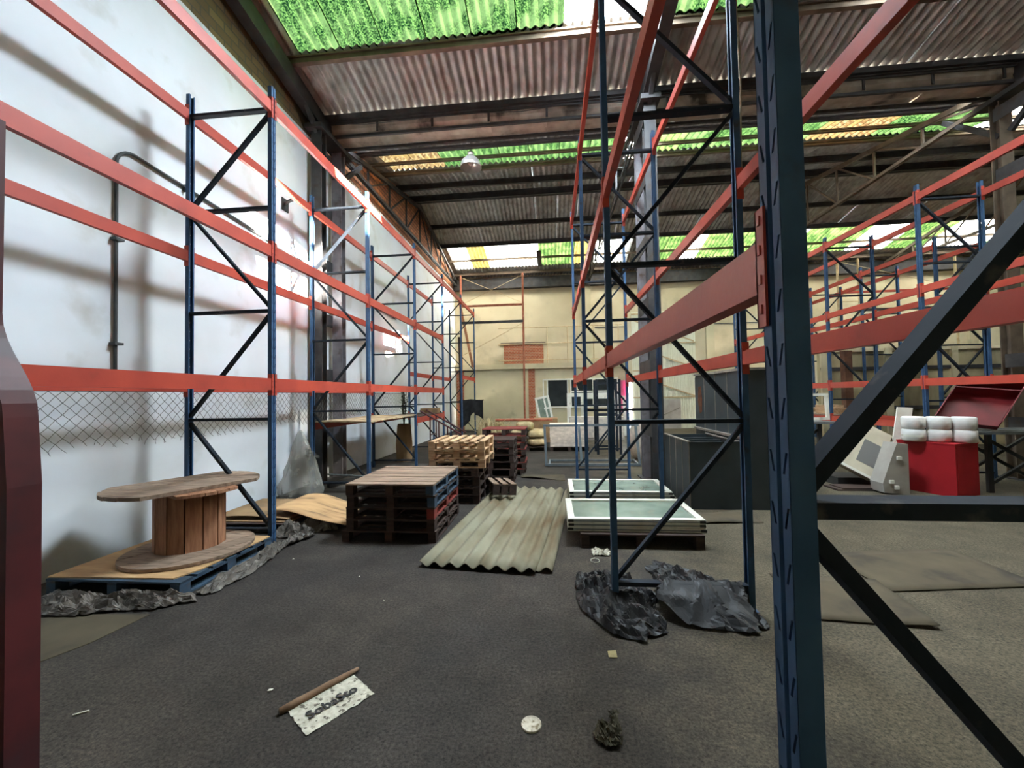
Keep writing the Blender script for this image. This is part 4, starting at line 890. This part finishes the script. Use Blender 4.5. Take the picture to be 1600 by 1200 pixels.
# maroon tilted tray
TU, TV = Vector((.70, -.44, -.10)), Vector((.66, .20, .72)); TN = TU.cross(TV).normalized(); TP = Vector((7.22, 8.52, 1.24))
if TN.y > 0: TN = -TN
t = thing('metal_tray', 'maroon open metal tray tilted on the steel table', 'tray', (7.7, 8.4, 1.15))
def tslab(p, a, b, d, nm):
    q = MB(); P = [p, p+a, p+a+b, p+b]; P += [x+d for x in P]
    q.add(P, [(0, 1, 2, 3), (7, 6, 5, 4), (0, 4, 5, 1), (1, 5, 6, 2), (2, 6, 7, 3), (3, 7, 4, 0)]); part(nm, q, 'maroon', t)
uu, vv_ = TU.normalized(), TV.normalized()
tslab(TP, TU, TV, -TN*.015, 'floor_plate'); tslab(TP, uu*.015, TV, TN*.26, 'side'); tslab(TP+TU-uu*.015, uu*.015, TV, TN*.26, 'side')
tslab(TP, TU, vv_*.015, TN*.10, 'end'); tslab(TP+TV*.78, TU, vv_*.015, TN*.2, 'shelf'); tslab(TP+TV-vv_*.015, TU, vv_*.015, TN*.26, 'end'); tslab(TP+TV*.78+TN*.2, TU, TV*.02, TN*.012, 'lip')
def steel_table(label, x0, x1, y0, y1, z):
    t = thing('steel_table', label, 'table', ((x0+x1)/2, (y0+y1)/2, 0))
    for k in range(4):
        y = y0+(y1-y0)*k/3; part('top_bar', MB().box(x0, x1, y-.06, y+.06, z-.05, z), 'galvanised', t)
    for x in (x0+.25, x1-.3):
        for y in (y0+.05, y1-.05): part('leg', MB().box(x-.04, x+.04, y-.03, y+.03, 0, z-.05), 'black_steel', t)
    for y in (y0+.05, y1-.05):
        part('brace', MB().bar((x0+.25, y, .15), (x1-.3, y, z-.15), .04, .05), 'black_steel', t); part('brace', MB().bar((x0+.25, y, z-.15), (x1-.3, y, .15), .04, .05), 'black_steel', t)
    return t
steel_table('black-legged steel bar table carrying the maroon tray', 7.58, 9.4, 8.1, 8.8, 1.1)
steel_table('steel bar table beside the tall charcoal cabinet', 4.6, 6.2, 9.6, 10.3, 1.2)
lean_frame('window_frame', 'white window frame standing on the steel table left of the right rack', 'frame', 5.9, 10.1, 1.0, .62, R(-3), 0, (), panes=False, p=.06).location.z = 1.2
solo('shelf_board', MB().box(7.6, 8.68, 11.9, 14.5, 1.19, 1.22), 'wood_grey', 'wooden shelf deck low in the right rack', 'shelf')
for i, (x, y, w_, h_) in enumerate(((7.7, 12.2, .5, .16), (8.1, 12.9, .5, .22), (7.75, 13.6, .7, .12))):
    solo('timber_offcut', MB().box(x, x+w_, y, y+.5, 1.222, 1.222+h_), 'wood_light', ['short pale timber offcut at the near end of the right rack shelf', 'tall pale timber block in the middle of the right rack shelf', 'long pale timber offcut at the far end of the right rack shelf'][i], 'timber')
solo('steel_post', MB().box(9.0, 9.22, 13.4, 13.6, 0, 3.1), 'rust_post', 'rusty brown steel post beyond the right rack', 'post')

# ------------------------------------------------------------------ red frame at the left edge
t = thing('ladder_stand', 'dark red steel ladder stand with a bent post at the left edge', 'ladder', (-2.1, 1.3, 0))
def bent(x, nm):
    prof = [(x-.165, 3.0), (x-.165, 2.25)]+[(x-.165+.165*(.5-.5*math.cos(math.pi*k/8)), 2.25-.05*k) for k in range(1, 9)]+[(x+.02, 1.6), (x+.03, 0)]
    m = MB(); V = []
    for px, z in prof:
        for dx, dy in ((-.05, -.05), (.05, -.05), (.05, .05), (-.05, .05)): V.append((px+dx, 1.3+dy, z))
    n = len(prof); m.add(V, [(i*4+k, i*4+(k+1) % 4, (i+1)*4+(k+1) % 4, (i+1)*4+k) for i in range(n-1) for k in range(4)]+[(0, 1, 2, 3), (n*4-1, n*4-2, n*4-3, n*4-4)]); part(nm, m, 'red_old', t)
bent(-1.985, 'post'); bent(-2.75, 'post')
for z in (.3, .84, 1.5): part('rung', MB().box(-2.7, -2.0, 1.27, 1.33, z-.035, z+.035), 'red_old', t)

# ------------------------------------------------------------------ rope, floor litter
m = MB().tube([(1.94+.012*math.sin(i*1.3), 4.2+.01*math.cos(i), 8.8-i*.35) for i in range(15)], [.012+.004*math.sin(i*2.1) for i in range(15)], 7)
solo('rope', m, 'rope', 'pale frayed rope hanging beside the near rack upright', 'rope', smooth=True)
t = thing('printed_paper', 'torn printed white paper wrapper with a rolled brown edge on the floor', 'paper', (-1.4, 2.45, 0), R(54), None, True)
def ragged(u, v):
    e = .012*mnoise.noise(Vector((u*9, v*9, 1)))
    return ((u-.5)*.42+e*(1 if u in (0., 1.) else .3), (v-.5)*.27+e, .006+.004*mnoise.noise(Vector((u*4, v*4, 0))))
part('sheet', MB().sheet(ragged, 26, 18, .002), 'paper', t)
part('rolled_edge', MB().tube([(-.25+.1*i, .150, .02) for i in range(6)], [.02, .022, .02, .021, .018, .012], 10), 'paper_brown', t, True)
fc = bpy.data.curves.new('lettering', 'FONT'); fc.body = 'SobaSto'; fc.size = .095; fc.offset = .002; fc.align_x = 'CENTER'; fc.align_y = 'CENTER'; fc.extrude = .0004; fc.materials.append(MATS['ink'])
fo = link('lettering', fc, None); bpy.context.view_layer.update()
me = bpy.data.meshes.new_from_object(fo.evaluated_get(bpy.context.evaluated_depsgraph_get())); bpy.data.objects.remove(fo)
lt = link('lettering', me, t, (.0, -.005, .0125), (0, 0, 0))
t = thing('can_lid', 'round white can lid lying on the floor', 'lid', (-.155, 2.375, 0)); part('disc', MB().lathe([(.001, .006), (.04, .006), (.052, .008), (.056, .012), (.058, .01), (.058, 0)], 32, (-.155, 2.375, 0)), 'lid_white', t, True); part('rim', MB().lathe([(.052, .008), (.056, .0125), (.058, .011), (.0585, .002)], 32, (-.155, 2.375, 0), False), 'lid_white', t, True)
solo('cardboard_scrap', MB().sheet(lambda u, v: (.37+.06*u, 3.01+.07*v, .008+.008*u*v), 4, 4, .003), 'litter_tan', 'small tan cardboard square in front of the black plastic', 'cardboard')
solo('cigarette_end', MB().tube([(-2.93, 2.23, .006), (-2.87, 2.27, .006)], .006, 6), 'litter_white', 'white cigarette end on the floor at the left', 'litter')
solo('paper_bit', MB().sheet(lambda u, v: (-1.88+.03*u, 2.51+.02*v, .006+.004*u), 3, 3, .003), 'litter_white', 'tiny white paper bit left of the printed wrapper', 'litter')
for i in range(26):
    x = random.uniform(-3.2, 1.6); y = random.uniform(2.2, 6.0)
    if -2.9 < x < -1.3 and y > 4.9 or (x > .1 and y > 3.1) or (-1.6 < x < .3 and y > 4.2): continue
    s = random.uniform(.006, .014)
    m = MB(); m.add([(x+s*math.cos(a)*random.uniform(.7, 1.2), y+s*math.sin(a)*random.uniform(.7, 1.2), 0) for a in (0, 1.3, 2.5, 3.8, 5.)]+[(x, y, s*.8)], [(k, (k+1) % 5, 5) for k in range(5)]+[(4, 3, 2, 1, 0)])
    solo('pebble', m, 'litter_white' if i % 4 == 0 else 'base_dirt', 'tiny pale chip of rubble on the aisle floor', 'pebble', group='chips of rubble on the aisle floor')
solo('cardboard_sheet', MB().prism([(-4.7, 3.16), (-4.3, 2.55), (-3.85, 2.5), (-3.66, 2.9), (-3.6, 3.32), (-4.2, 3.28)], 0, .006), 'cardboard_dull', 'flat dusty cardboard on the floor by the red frame', 'cardboard')
solo('cardboard_sheet', MB().sheet(lambda u, v: (2.05+.95*u+.15*v, 3.62+.85*v-.08*u, .014+.02*u*u*(1-v)+.004*math.sin(u*8)), 14, 8, .005), 'cardboard_dull', 'flat dusty cardboard on the floor right of the near rack upright', 'cardboard', smooth=True)
solo('cardboard_sheet', MB().sheet(lambda u, v: (3.1+1.5*u, 4.15+.9*v+.2*u, .014+.015*math.sin(u*3)*v), 14, 8, .005), 'cardboard_dull', 'larger flat cardboard sheet farther right on the floor', 'cardboard', smooth=True)
solo('cardboard_sheet', MB().sheet(lambda u, v: (2.1+.9*u, 6.1+.55*v+.1*u, .02+.015*math.sin(u*5+v*3)), 12, 6, .005), 'cardboard_dull', 'torn cardboard in front of the charcoal bin unit', 'cardboard', smooth=True)
solo('cardboard_sheet', MB().sheet(lambda u, v: (-.75+1.0*u, 9.3+.5*v-.3*u, .02+.02*math.sin(u*5+v*3)), 12, 6, .005), 'cardboard_dull', 'crumpled cardboard beyond the corrugated sheets', 'cardboard', smooth=True)
solo('cord_loop', MB().tube([(.45+.05*math.cos(a), 4.72+.06*math.sin(a), .006) for a in [i*.5 for i in range(13)]], .004, 5), 'litter_white', 'white cord loop on the floor by the near window pallet', 'cord')
